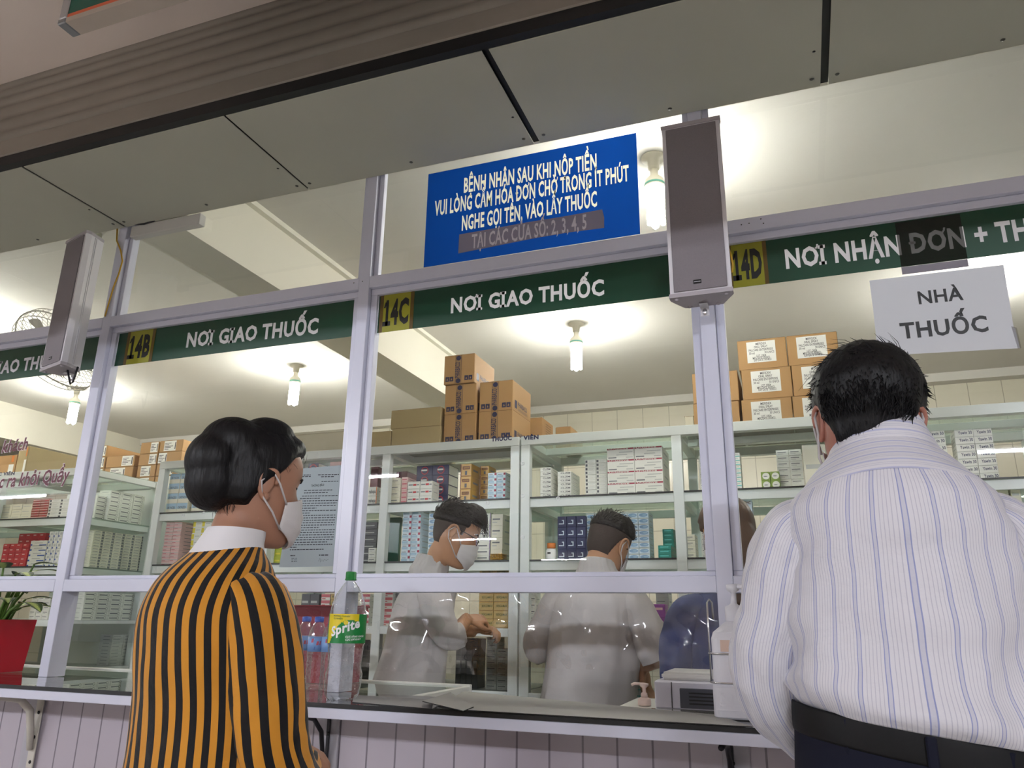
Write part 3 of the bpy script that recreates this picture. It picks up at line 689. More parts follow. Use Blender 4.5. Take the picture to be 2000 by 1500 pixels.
# grey mats on the counter
MATG = mat('rubber_mat_grey', '8e8c8c', 0.55, noise=0.08, nscale=10)
def slab(pxs, zs_, m, th, name, label, cat, sub=10):
    cs = [at(x, y, Z=z) for (x, y), z in zip(pxs, zs_)]
    vs = []; n = sub+1
    for j in range(n):
        for i in range(n):
            u, v = i/sub, j/sub
            vs.append(cs[0].lerp(cs[1], u).lerp(cs[3].lerp(cs[2], u), v))
    vs = [Vector((p.x, p.y, p.z)) for p in vs]; k = len(vs)
    vs2 = [Vector((p.x, p.y, p.z-th)) for p in vs]
    fs = [(j*n+i, j*n+i+1, (j+1)*n+i+1, (j+1)*n+i) for j in range(sub) for i in range(sub)]
    fs2 = [tuple(k+a for a in reversed(f)) for f in fs]
    rim = [j for j in range(sub)]+[sub+n*j for j in range(sub)]+[n*n-1-j for j in range(sub)]+[n*sub-n*j for j in range(sub)]
    fs3 = [(rim[i], k+rim[i], k+rim[(i+1) % len(rim)], rim[(i+1) % len(rim)]) for i in range(len(rim))]
    b = MB().add(vs+vs2, fs+fs2, m).add(vs+vs2, fs3, BLACK)
    o = b.build(name); return tag(o, label, cat)
slab([(688, 1371), (842, 1384), (848, 1366), (692, 1357)], [ZC+0.0022]*4, MATG, 0.002, 'rubber_mat', 'flat grey rubber mat on counter right of the large clear bottle', 'mat')
slab([(852, 1383), (1470, 1419), (1400, 1396), (905, 1350)], [ZC+0.0062, ZC+0.0042, ZC+0.0042, ZC+0.0055], mat('grey_folder', '9a9894', 0.5, noise=0.06, nscale=8), 0.002, 'grey_sheet', 'long grey sheet lying over the counter glass below the film window', 'sheet')
slab([(825, 1369), (905, 1388), (925, 1380), (880, 1352)], [ZC+0.016, ZC+0.0085, ZC+0.0085, ZC+0.012], mat('grey_folder', '9a9894', 0.5), 0.0022, 'grey_sheet', 'curled black edged corner sheet on counter in front of the display case', 'sheet', 6)

# ------------------------------------------------------------------ soft clear films hanging in the openings
def film(x0, x1, z0, z1, y, seed, label, amp=0.013):
    nx, nz = 70, 26; vs = []
    for j in range(nz+1):
        for i in range(nx+1):
            u, v = i/nx, j/nz; x = x0+(x1-x0)*u; z = z1+(z0-z1)*v
            d = mnoise.noise(Vector((x*7+seed, z*9, seed)))*amp + mnoise.noise(Vector((x*22+seed, z*20, 3.1)))*amp*0.35
            vs.append((x, y+d*min(1, v*3), z))
    n = nx+1
    o = MB().add(vs, [(j*n+i, j*n+i+1, (j+1)*n+i+1, (j+1)*n+i) for j in range(nz) for i in range(nx)], FILM, smooth=True).build('clear_film')
    return tag(o, label, 'plastic film', 'clear films in the counter openings')
p = at(1258, 1312, Y=0.055)
film(-1.370, -0.80, 1.06, ZR0-0.001, 0.055, 1.3, 'clear plastic film in the middle opening, left sheet in front of bent pharmacist')
film(-0.815, -0.225, p.z, ZR0-0.001, 0.068, 5.2, 'clear plastic film in the middle opening, right sheet reaching the right post')
film(-2.59, -1.42, 1.12, ZR0-0.001, 0.055, 8.8, 'clear plastic film hanging in the opening left of the large bottle', 0.0025)

# ------------------------------------------------------------------ large soft drink bottle
bx, by = -1.254, -0.172
t = thing('soft_drink_bottle', 'large clear plastic bottle with green label and cap on counter', 'bottle', (bx, by, ZC))
H = 0.350
prof = [(0.020, 0.004), (0.040, 0.0), (0.050, 0.016), (0.0535, 0.045), (0.0525, 0.068), (0.047, 0.085), (0.048, 0.10), (0.0515, 0.148), (0.0535, 0.150), (0.0535, 0.233), (0.0515, 0.240), (0.047, 0.262), (0.038, 0.288), (0.027, 0.306), (0.017, 0.319), (0.0135, 0.324), (0.0135, 0.336)]
def petal(a, z):
    if z < 0.07: return 1-0.16*(1-z/0.07)*(0.5-0.5*cos(5*a))
    if 0.085 < z < 0.147: return 1-0.012*(0.5+0.5*cos(10*a))
    return 1
fine = []
for (r1, z1), (r2, z2) in zip(prof[:-1], prof[1:]):
    for k in range(3): f = k/3; fine.append((r1+(r2-r1)*f, z1+(z2-z1)*f))
fine.append(prof[-1])
MB().lathe(fine, (bx, by, ZC), PET, 60, mod=petal).build('bottle_body', t)
CAPG = mat('cap_green', '1c7a38', 0.35)
b = MB().lathe([(0.0165, 0.327), (0.0165, 0.331), (0.0155, 0.332), (0.0155, 0.349), (0.014, 0.352), (0.0, 0.352)], (bx, by, ZC), CAPG, 36, mod=lambda a, z: 1+0.02*cos(18*a)); b.build('cap', t)
LG = mat('label_green', '12803a', 0.35); LY = mat('label_yellow', 'e6cf18', 0.35); LW = mat('label_white', 'f0f0f0', 0.4)
th0 = atan2(CAM.y-by, CAM.x-bx); rl = 0.0540; zl0, zl1 = 0.152, 0.232
vs = []; fs = []; ms = []; nu, nv = 96, 24
for j in range(nv+1):
    for i in range(nu):
        a = 2*pi*i/nu; vs.append((bx+rl*cos(a), by+rl*sin(a), ZC+zl0+(zl1-zl0)*j/nv))
for j in range(nv):
    for i in range(nu):
        fs.append((j*nu+i, j*nu+(i+1) % nu, (j+1)*nu+(i+1) % nu, (j+1)*nu+i))
        a = 2*pi*(i+0.5)/nu-th0; a = (a+pi) % (2*pi)-pi; s_ = a*rl; zz = (j+0.5)/nv
        edge = 0.80-0.55*((s_-0.004)/0.05)**2 if s_ < 0.004 else 0.80-0.10*((s_-0.004)/0.03)**2
        ms.append(LY if (zz > edge and -0.07 < s_ < 0.034) else LG)
lab = MB().add(vs, fs, ms, smooth=True).build('label', t)
def wrap(body, m, size, s0, z0, slope, bold, shear, name, serif=False):
    tv, tf, wd = text_mesh(body, bold, shear, serif); out = []
    for x, y in tv:
        s_ = s0+x*size*cos(slope)-y*size*sin(slope); z = z0+x*size*sin(slope)+y*size*cos(slope)
        a = th0+s_/(rl+0.0006); out.append((bx+(rl+0.0006)*cos(a), by+(rl+0.0006)*sin(a), ZC+z))
    MB().add(out, tf, m).build(name, lab)
wrap('Sprite', LW, 0.035, -0.049, 0.170, 0.30, 0.035, 0.25, 'brand_lettering')
wrap('CỰC SẢNG KHOÁI', LW, 0.0068, -0.004, 0.1675, 0.03, 0.03, 0.2, 'slogan')
wrap('CỰC ĐÃ KHÁT', LW, 0.0068, -0.004, 0.1600, 0.03, 0.03, 0.2, 'slogan')
wrap('HƯƠNG CHANH', mat('label_ink', '245a1c', 0.5), 0.0065, -0.046, 0.2245, -0.03, 0.02, 0.15, 'flavour_print')
wrap('TỰ NHIÊN', mat('label_ink', '245a1c', 0.5), 0.0065, -0.046, 0.2175, -0.03, 0.02, 0.15, 'flavour_print')
vs = [(0.0065*cos(a*pi/8), 0.0065*sin(a*pi/8)) for a in range(16)]; s0 = -0.0045
out = [(bx+(rl+0.0008)*cos(th0+(s0+x)/rl), by+(rl+0.0008)*sin(th0+(s0+x)/rl), ZC+0.2085+y) for x, y in vs]
MB().add(out, [tuple(range(16))], LY).build('lemon_dot', lab)

# ------------------------------------------------------------------ small water bottles
WLB = mat('water_label', '7fa3d6', 0.4); CAPB = mat('cap_blue', '4a6fd0', 0.4); WLR = mat('water_label_red', 'c0485a', 0.4)
wb = None
for k, (px, y, lab) in enumerate([(613, 0.080, 'small blue capped water bottle nearest the striped sleeve'), (641, 0.075, 'small blue capped water bottle just behind the large clear bottle'), (588, 0.135, 'small blue capped water bottle hidden farthest behind the striped sleeve')]):
    x = at(px, 1340, Y=y).x
    t = thing('water_bottle', lab, 'bottle', (x, y, ZC-0.0055), 'small water bottles on the counter')
    if wb is None:
        pr = [(0.022, 0.0), (0.030, 0.006)]+[(0.030-0.0018*(i % 2), 0.02+0.011*i) for i in range(9)]+[(0.031, 0.118), (0.031, 0.168), (0.028, 0.182), (0.016, 0.208), (0.0125, 0.212)]
        MB().lathe(pr, (0, 0, 0), PET, 28).build('bottle_body', t, local=True)
        l = MB().lathe([(0.0314, 0.120), (0.0314, 0.166)], (0, 0, 0), WLB, 32)
        l.text('AQUA' if False else 'IIV', mat('water_print', '2f4fb0', 0.4), 0.02, (0.0, 0, 0)) if False else None
        lo = l.build('label', t, local=True)
        b = MB(); a0 = atan2(CAM.y-y, CAM.x-x)
        for (s0, s1, z0, z1, m) in [(-0.010, 0.012, 0.126, 0.136, mat('water_print', '2f4fb0', 0.4)), (-0.004, 0.003, 0.140, 0.152, WLR), (0.006, 0.010, 0.140, 0.153, WLR), (-0.022, -0.014, 0.148, 0.160, WLR), (-0.012, 0.018, 0.157, 0.161, PAPER)]:
            q = [(s, z) for s, z in ((s0, z0), (s1, z0), (s1+0.002, z1), (s0+0.002, z1))]
            b.add([(0.0318*cos(a0+s/0.0318), 0.0318*sin(a0+s/0.0318), z) for s, z in q], [(0, 1, 2, 3)], m)
        b.build('label_print', lo, local=True)
        MB().lathe([(0.0145, 0.2125), (0.0150, 0.214), (0.0150, 0.228), (0.0, 0.230)], (0, 0, 0), CAPB, 24, mod=lambda a, z: 1+0.02*cos(16*a)).build('cap', t, local=True); wb = t
    else:
        for ch in wb.children:
            c_ = ch.copy(); c_.parent = t; COL.objects.link(c_)
            for g in ch.children: d_ = g.copy(); d_.parent = c_; COL.objects.link(d_)
# red basket behind the bottles
a, c_ = at(584, 1184, Y=0.34), at(690, 1184, Y=0.34)
t = thing('red_basket', 'red plastic basket behind the water bottles', 'basket', ((a.x+c_.x)/2, 0.36, ZC-0.0055))
RB = mat('basket_red', 'a62c3c', 0.45)
z1 = a.z-ZC+0.006; hw = (c_.x-a.x)/2
b = MB(); o_ = [(-hw*0.88, -0.05), (hw*0.88, -0.05), (hw*0.88, 0.08), (-hw*0.88, 0.08)]; u_ = [(-hw, -0.06), (hw, -0.06), (hw, 0.09), (-hw, 0.09)]
b.add([(x, y, 0.001) for x, y in o_]+[(x, y, z1) for x, y in u_]+[(x*0.96, y*0.96, z1) for x, y in u_]+[(x*0.94, y*0.94, 0.004) for x, y in o_],
      [(3, 2, 1, 0)]+[(i, (i+1) % 4, 4+(i+1) % 4, 4+i) for i in range(4)]+[(4+i, 4+(i+1) % 4, 8+(i+1) % 4, 8+i) for i in range(4)]+[(8+i, 8+(i+1) % 4, 12+(i+1) % 4, 12+i) for i in range(4)]+[(12, 13, 14, 15)], RB)
b.build('tub', t, local=True)
MB().tube([(x*1.02, y*1.02, z1) for x, y in u_+[u_[0]]], 0.004, RB, 6, cap=False).build('rim', t, local=True)

# ------------------------------------------------------------------ potted plant in red pot
c0 = at(24, 1316, Z=0.991)
t = thing('potted_plant', 'variegated leafy plant in a square red pot at far left', 'potted plant', (c0.x-0.175, 0.140, 0.991))
PR = mat('pot_red', 'b3162c', 0.35, noise=0.03)
def polypot(s0, s1, h, m, rot):
    q = [(1, 1), (-1, 1), (-1, -1), (1, -1)]; ro = Matrix.Rotation(rot, 4, 'Z')
    v0 = [ro @ Vector((x*s0, y*s0, 0.0)) for x, y in q]; v1 = [ro @ Vector((x*s1, y*s1, h)) for x, y in q]; v2 = [ro @ Vector((x*s1*0.94, y*s1*0.94, h)) for x, y in q]; v3 = [ro @ Vector((x*s1*0.92, y*s1*0.92, h-0.03)) for x, y in q]
    return MB().add(v0+v1+v2, [(3, 2, 1, 0)]+[(i, (i+1) % 4, 4+(i+1) % 4, 4+i) for i in range(4)]+[(4+i, 4+(i+1) % 4, 8+(i+1) % 4, 8+i) for i in range(4)], m).add(v2+v3, [(i, (i+1) % 4, 4+(i+1) % 4, 4+i) for i in range(4)]+[(4, 5, 6, 7)], mat('soil', '2c2018', 0.9, noise=0.3, nscale=60))
polypot(0.085, 0.098, 0.20, PR, radians(9)).build('pot', t, local=True)
m = bpy.data.materials.new('variegated_leaf'); m.use_nodes = True; nt = m.node_tree; bs = nt.nodes['Principled BSDF']; bs.inputs['Roughness'].default_value = 0.5
uvn = nt.nodes.new('ShaderNodeUVMap'); sp = nt.nodes.new('ShaderNodeSeparateXYZ'); nt.links.new(uvn.outputs[0], sp.inputs[0])
ns = nt.nodes.new('ShaderNodeTexNoise'); ns.inputs['Scale'].default_value = 9; nt.links.new(uvn.outputs[0], ns.inputs['Vector'])
mm = nt.nodes.new('ShaderNodeMath'); mm.operation = 'ABSOLUTE'; nt.links.new(sp.outputs[0], mm.inputs[0])
ma = nt.nodes.new('ShaderNodeMath'); ma.operation = 'ADD'; nt.links.new(mm.outputs[0], ma.inputs[0]); nt.links.new(ns.outputs['Fac'], ma.inputs[1])
rp = nt.nodes.new('ShaderNodeValToRGB'); rp.color_ramp.elements[0].position = 0.78; rp.color_ramp.elements[0].color = (*hx('b4c46a'), 1); rp.color_ramp.elements[1].position = 1.02; rp.color_ramp.elements[1].color = (*hx('2f4a1c'), 1)
nt.links.new(ma.outputs[0], rp.inputs[0]); nt.links.new(rp.outputs[0], bs.inputs['Base Color']); MATS['variegated_leaf'] = m
STEM = mat('plant_stem', '5c7a34', 0.5)
def leaf(base, tip_dir, L, W, droop):
    d = Vector(tip_dir).normalized(); side = d.cross(Vector((0, 0, 1))).normalized(); vs = []; uv = []
    nl, nw = 10, 4; p = Vector(base); cd_ = d.copy()
    for i in range(nl+1):
        u = i/nl; wd = W*(sin(pi*min(1, u*0.94+0.06))**0.8)*(1-0.25*u)
        nrm = side.cross(cd_)
        for j in range(-nw//2, nw//2+1):
            f = j/(nw/2); vs.append(p+side*wd*f+nrm*(-0.12*wd*(1-abs(f)))*1.0); uv.append((f, u*2))
        p = p+cd_*(L/nl); cd_ = (cd_+Vector((0, 0, -droop/nl))).normalized()
    n = nw+1
    return MB().add(vs, [(i*n+j, i*n+j+1, (i+1)*n+j+1, (i+1)*n+j) for i in range(nl) for j in range(nw)], MATS['variegated_leaf'], uvs=uv, smooth=True)
rr = random.Random(5)
for k in range(24):
    a = rr.uniform(-pi, pi); r0 = rr.uniform(0.0, 0.03); hgt = rr.uniform(0.08, 0.30)
    s = Vector((r0*cos(a), r0*sin(a), 0.165)); e = s+Vector((0.10*cos(a), 0.045*sin(a), hgt))
    MB().tube([s, s.lerp(e, 0.5)+Vector((0, 0, 0.02)), e], [0.0075, 0.006, 0.004], STEM, 6).build('stem', t, local=True)
    leaf(e, (cos(a)*0.9, sin(a)*0.45, 0.25), rr.uniform(0.12, 0.17), rr.uniform(0.034, 0.046), rr.uniform(0.7, 1.4)).build('leaf', t, local=True)

# ================================================================== CABINETS
Z1, Z2, ZL, ZB = 1.795, 1.495, 1.178, 0.90       # shelf, shelf, ledge, lower shelf
CF0 = 1.35                                        # front plane of the cabinet row
EDGE = mat('shelf_edge_dark', '15181a', 0.4)
def cabinet(x0, x1, y0, y1, label, mid=True):
    t = thing('display_cabinet', label, 'cabinet', ((x0+x1)/2, (y0+y1)/2, 0), 'white framed medicine cabinets')
    p = 0.046; xs = [x0+p/2, x1-p/2] + ([(x0+x1)/2] if mid else [])
    for x in xs:
        for y in (y0, y1-0.04): MB().box(x-p/2, x+p/2, y, y+0.04, 0.0, 2.0545, ALU2, 0.0015).build('post', t)
    b = MB()
    b.box(x0, x1, y0-0.001, y0+0.04, 2.055, 2.10, ALU2, 0.0015); b.box(x0, x1, y1-0.04, y1, 2.055, 2.10, ALU2, 0.0015)
    for x in xs: b.box(x-0.02, x+0.02, y0+0.0405, y1-0.0405, 2.056, 2.094, ALU2, 0.0015)
    b.box(x0+0.041, x1-0.041, (y0+y1)/2-0.02, (y0+y1)/2+0.02, 2.058, 2.093, ALU2, 0.0015); b.build('top_frame', t)
    MB().box(x0+0.01, x1-0.01, y0+0.041, y1-0.041, 2.0945, 2.0995, SHELFGLASS).build('top_glass', t)
    for z in (Z1, Z2):
        b = MB()
        b.box(x0+p, x1-p, y0+0.012, y0+0.030, z-0.05, z-0.0095, ALU2, 0.001); b.box(x0+p, x1-p, y1-0.035, y1-0.005, z-0.05, z-0.0095, ALU2, 0.001)
        for x in xs: b.box(x-0.012, x+0.012, y0+0.041, y1-0.041, z-0.045, z-0.0095, ALU2, 0.001)
        b.build('shelf_rail', t)
        b = MB().box(x0+0.004, x1-0.004, y0+0.0415, y1-0.0415, z-0.008, z-0.0005, SHELFGLASS)
        for xa, xb in ([(x0+p, (x0+x1)/2-p/2), ((x0+x1)/2+p/2, x1-p)] if mid else [(x0+p, x1-p)]):
            b.box(xa, xb, y0+0.008, y0+0.0412, z-0.008, z-0.0005, SHELFGLASS); b.box(xa, xb, y0+0.0072, y0+0.0078, z-0.0085, z-0.0002, EDGE)
        b.build('glass_shelf', t)
    segs = ([(x0+p, (x0+x1)/2-p/2), ((x0+x1)/2+p/2, x1-p)] if mid else [(x0+p, x1-p)])
    b = MB()
    for xa, xb in segs: b.box(xa+0.0005, xb-0.0005, y0+0.002, y0+0.0405, ZL-0.037, ZL-0.0005, ALU2, 0.001)
    b.box(x0+0.002, x1-0.002, y0+0.0408, y1-0.0408, ZL-0.02, ZL-0.0005, ALU2); b.build('ledge', t)
    b = MB()
    for xa, xb in segs: b.box(xa+0.0005, xb-0.0005, y0+0.002, y0+0.0405, ZB-0.045, ZB-0.0005, ALU2, 0.001)
    b.box(x0+0.002, x1-0.002, y0+0.0408, y1-0.0408, ZB-0.02, ZB-0.0005, ALU2); b.build('lower_shelf', t)
    MB().box(x0+p, x1-p, y0+0.002, y1-0.002, 0.05, 0.10, ALU2, 0.001).build('plinth', t)
    for xa, xb in segs:
        MB().quad((xa, y0+0.006, ZB), (xb, y0+0.006, ZB), (xb, y0+0.006, ZL-0.038), (xa, y0+0.006, ZL-0.038), DARKGLASS).build('lower_glass_door', t)
    for x in (x0+0.004, x1-0.004): MB().quad((x, y0+0.041, ZB), (x, y1-0.041, ZB), (x, y1-0.041, 2.05), (x, y0+0.041, 2.05), CABGLASS).build('side_glass', t)
    return t
CA = cabinet(-5.68, -4.15, CF0, 1.95, 'white framed medicine cabinet at far left, its glass side facing the aisle')
CB = cabinet(-3.58, -2.792, CF0, 1.95, 'narrow white framed medicine cabinet behind the woman in stripes', False)
CC = cabinet(-2.785, -1.277, CF0, 1.95, 'white framed medicine cabinet lettered THUỐC, behind the pharmacist with glasses')
CD = cabinet(-1.267, 0.270, CF0, 1.95, 'white framed medicine cabinet lettered VIÊN, behind the pharmacist seen from behind')
CE = cabinet(0.280, 1.815, CF0, 1.95, 'white framed medicine cabinet at right, behind the man in striped shirt')
def cabtext(parent, body, pl, pr, cap):
    b = MB(); textpx(b, body, NAVYV, pl, pr, cap, CF0-0.0016, 0.05); b.build('lettering', parent)
cabtext(CC, 'THUỐC', (960, 862), (1000, 859), 7.5); cabtext(CD, 'VIÊN', (1023, 859), (1053, 857), 7.5); cabtext(CA, 'THUỐC VIÊN', (-32, 930.5), (29, 927), 5.5)
t = thing('storage_cabinet', 'plain white storage cabinet behind the far left cabinet, cartons on top', 'cabinet', (-4.45, 2.4, 0))
MB().box(-5.2, -3.62, 2.10, 2.75, 0.0, 2.085, ALU2, 0.003).build('carcass', t)
MB().box(-5.2, -3.62, 2.095, 2.76, 2.0855, 2.10, ALU2, 0.002).build('top_board', t)

# ================================================================== MEDICINE BOXES
C = lambda n, h, r=0.5: mat('box_'+n, h, r)
WHT = C('white', 'dfdfd6'); CRM = C('cream', 'dcd8c4'); GRYI = C('grey_ink', '6f7274'); LGRY = C('light_grey', 'b4b6b0'); RED = C('red', 'b8282c'); CRIM = C('crimson', '9c1f3c')
NVY = C('navy', '1c2650'); BLU = C('blue', '2b57a8'); LBL = C('light_blue', '9fbdd0'); WBLU = C('wave_blue', '7d9dbd'); GLD = C('gold', 'b98d33', 0.35); BRN = C('brown', '6b2f16'); PNK = C('pink', 'dcb7b2'); DPNK = C('deep_pink', 'c25a68')
TEA = C('teal', '1f8577'); TEAL2 = C('teal_light', '5fc0bb'); PUR = C('purple', '8a3a92'); GRN = C('leaf_green', '7c9440'); YEL = C('yellow', 'd8c832'); YGR = C('yellow_green', 'aab22c'); KRA = C('kraft_yellow', 'b59a5c'); DGR = C('dark_grey', '4c4e50'); ORG = C('orange', 'd2762c'); PBL = C('pale_blue', 'cfdde6'); BRED = C('brick', '9c4a3c'); VIO = C('violet', '6a4a8a')
SHT = {}
KINDS = {
 'lines':   (WHT, [(.12,.55,.8,.68,GRYI),(.12,.28,.55,.36,LGRY)], []),
 'redtag':  (PBL, [(.76,.55,1,.95,CRIM),(.0,.12,.7,.5,LBL),(.12,.62,.55,.72,GRYI)], []),
 'ring':    (NVY, [], [('O', .52,.12,1.0,RED),('▬' if False else '', 0,0,0,WHT)]),
 'gold':    (GLD, [(0,0,.09,1,BRN),(.2,.56,.85,.80,BRN),(.26,.61,.79,.75,GLD),(.42,.12,.62,.44,DGR),(.1,.0,1,.06,BRN)], []),
 'grey':    (CRM, [(.1,.5,.75,.62,GRYI),(.1,.25,.5,.33,LGRY)], []),
 'pink':    (PNK, [(.1,.35,.9,.6,DPNK)], []),
 'pinkrow': (PNK, [(0,.35,1,.55,LGRY),(.1,.1,.5,.25,DPNK)], []),
 'redwhite':(WHT, [(.08,.45,.42,.62,GRYI),(.46,.4,.72,.66,RED),(.75,.45,.95,.6,GRYI),(0,.9,1,.94,LGRY)], []),
 'barcode': (WHT, [(.06,.18,.24,.8,DGR),(.36,.6,.9,.68,LGRY),(.36,.28,.75,.36,LGRY)], []),
 'barcode_r':(CRM,[(.04,.2,.7,.34,LGRY),(.12,.5,.62,.66,GRYI),(.76,.12,.98,.86,GRYI)], []),
 'logo':    (WHT, [(.08,.38,.68,.6,GRYI),(0,.0,1,.05,LGRY)], [('O', .74,.2,.75,DGR)]),
 'glove':   (WHT, [(0,.86,1,1,CRIM),(.45,.58,.95,.66,LGRY),(.35,.36,.75,.44,LGRY),(.05,.12,.35,.22,GRYI),(.7,.12,.95,.2,LGRY)], [('U-Glove', .05,.88,.13,WHT)]),
 'navyL':   (NVY, [(.62,.26,.72,.66,PBL),(.15,.26,.6,.34,PBL),(.48,.58,.6,.66,PBL)], []),
 'wave':    (PBL, [(0,.78,1,.96,LGRY)], [('●' if False else '', 0,0,0,WBLU)]),
 'teal':    (TEA, [(.15,.5,.8,.72,TEAL2)], []),
 'purple':  (PUR, [], [('O', .12,.52,.28,WHT),('NXSI' if False else '', 0,0,0,WHT)]),
 'tealedge':(WHT, [(0,0,1,.22,TEAL2),(.2,.5,.8,.66,LGRY)], []),
 'leaf':    (GRN, [], []),
 'yawin':   (WHT, [(0,.92,1,1,LGRY)], [('Yawin 30', .20,.36,.42,NVY)]),
 'okynzex': (CRM, [(0,.42,1,1,LBL)], [('OKYNZEX', .12,.44,.22,DGR)]),
 'tph':     (PBL, [(0,0,1,.14,LBL)], [('TPHC', .35,.68,.22,BRN)]),
 'kraft':   (KRA, [(0,.0,1,.05,BRN),(0,.93,1,.98,GLD)], [('BERGAMAX', .2,.42,.26,C('kraft_ink', '4a5a2c'))]),
 'yellowwhite':(WHT,[(.0,.1,.3,.9,YEL),(.38,.5,.9,.62,LGRY)], []),
 'yellowgreen':(YGR,[(.15,.3,.75,.5,YEL)], []),
 'clzm':    (WHT, [(0,.0,1,.06,LGRY)], [('CLZM', .22,.36,.40,DGR)]),
 'redbox':  (RED, [(.2,.55,.6,.75,PNK),(0,0,1,.05,CRIM)], []),
 'whiteblue':(WHT,[(0,0,.12,.35,BLU),(.55,.0,1,.22,BLU),(.25,.45,.75,.62,LGRY)], []),
 'whiteblue_end':(WHT,[(.0,.0,.25,.3,BLU),(.94,0,1,1,BLU),(.3,.4,.75,.8,LGRY)], []),
 'brick':   (BRED,[(0,.5,1,.72,PNK),(.45,.1,.8,.4,RED)], []),
 'cream':   (CRM, [(.1,.45,.8,.55,LGRY)], []),
 'violet':  (WHT, [(0,0,.06,1,VIO),(.15,.45,.8,.66,GRYI),(.94,0,1,1,VIO)], []),
 'darkgrey':(DGR, [(.1,.4,.8,.55,LGRY)], []),
 'nshepa':  (WHT, [(.9,0,1,1,ORG)], [('nahepa', .12,.3,.4,DGR)]),
 'wine':    (C('wine', '6a1a22'), [(0,.45,1,.55,BRN)], []),
 'greylong':(LGRY,[(.1,.5,.7,.62,GRYI)], []),
 'redrow':  (WHT, [(0,.45,1,.95,C('rose', 'c8626a')),(.1,.15,.5,.28,RED)], []),
}
def boxmesh(kind, w, h, d):
    base, rects, texts = KINDS[kind]
    b = MB().box(0, w, 0, d, 0, h, base, min(0.0012, h*0.06))
    e = -0.0004
    for u0, v0, u1, v1, m in rects:
        u0, u1 = max(.012, u0), min(.988, u1); v0, v1 = max(.02, v0), min(.98, v1)
        b.quad((u0*w, e, v0*h), (u1*w, e, v0*h), (u1*w, e, v1*h), (u0*w, e, v1*h), m)
    # flap line and a printed line on the visible sides
    for x in (-0.0003, w+0.0003): b.quad((x, d*.2, h*.45), (x, d*.75, h*.45), (x, d*.75, h*.6), (x, d*.2, h*.6), LGRY if base in (WHT, CRM, PBL) else GRYI)
    for s, u, v, k, m in texts:
        if not s: continue
        if s == 'O':
            n = 18; r1 = k*h*0.42 if k < .9 else h*0.40; r0 = r1*0.80; cx_, cz_ = u*w, (v*h+r1 if k < .9 else h*0.5)
            b.add([(cx_+r1*cos(2*pi*i/n), e, cz_+r1*sin(2*pi*i/n)) for i in range(n)]+[(cx_+r0*cos(2*pi*i/n), e, cz_+r0*sin(2*pi*i/n)) for i in range(n)], [(i, (i+1) % n, n+(i+1) % n, n+i) for i in range(n)], m)
        else: b.text(s, m, k*h/CAPH, (u*w, e*1.5, v*h), bold=0.02, width=min(0.75*w, (0.95-u)*w) if len(s) > 3 else None)
    def ellp(cx_, cz_, rx, rz, m, k=1.4): b.add([(cx_*w+rx*w*cos(2*pi*i/20), e*k, cz_*h+rz*h*sin(2*pi*i/20)) for i in range(20)], [tuple(range(20))], m)
    if kind == 'ring': b.quad((.30*w, e*2, .46*h), (.68*w, e*2, .46*h), (.68*w, e*2, .62*h), (.30*w, e*2, .62*h), WHT); b.quad((w+.0005, d*.05, h*.05), (w+.0005, d*.95, h*.05), (w+.0005, d*.95, h*.95), (w+.0005, d*.05, h*.95), WHT)
    if kind == 'wave': ellp(.5, .44, .42, .30, WBLU); ellp(.62, .44, .22, .12, LBL, 1.8)
    if kind == 'leaf': ellp(.55, .5, .40, .38, WHT); ellp(.5, .48, .22, .05, GRYI, 1.8)
    if kind == 'tph': ellp(.25, .38, .17, .22, ORG); ellp(.25, .38, .09, .12, BRN, 1.8)
    if kind == 'purple': b.quad((.34*w, e, .56*h), (.85*w, e, .56*h), (.85*w, e, .74*h), (.34*w, e, .74*h), PNK)
    return b
ORD = ['first', 'second', 'third', 'fourth', 'fifth', 'sixth', 'seventh', 'eighth', 'ninth', 'tenth', 'eleventh', 'twelfth', 'thirteenth', 'fourteenth', 'fifteenth']
BM = {}; NBOX = [0]
def rowword(r, rows):
    if rows == 1: return 'single'
    if r == 0: return 'bottom'
    if r == rows-1: return 'topmost'
    return ORD[r]+' up'
def colword(c, cols):
    if cols == 1: return ''
    if cols == 2: return ('left', 'right')[c]+' column'
    if cols == 3: return ('left', 'middle', 'right')[c]+' column'
    if c == 0: return 'leftmost column'
    if c == cols-1: return 'rightmost column'
    return ORD[c]+' column'
SPEC = []
def place(kind, w, h, d, loc, rot, label, name, cat, group):
    SPEC.append((kind, round(w, 4), round(h, 4), round(d, 4), loc, rot, label, name, cat, group))
def place_now(sp):
    kind, w, h, d, loc, rot, label, name, cat, group = sp
    k = (kind, w, h, d, name)
    if k not in BM: o = boxmesh(kind, w, h, d).build(name); BM[k] = o
    else: o = BM[k].copy(); o.name = name; COL.objects.link(o)
    o.location = loc; o.rotation_euler = (0, 0, rot); NBOX[0] += 1
    return tag(o, label, cat, group)
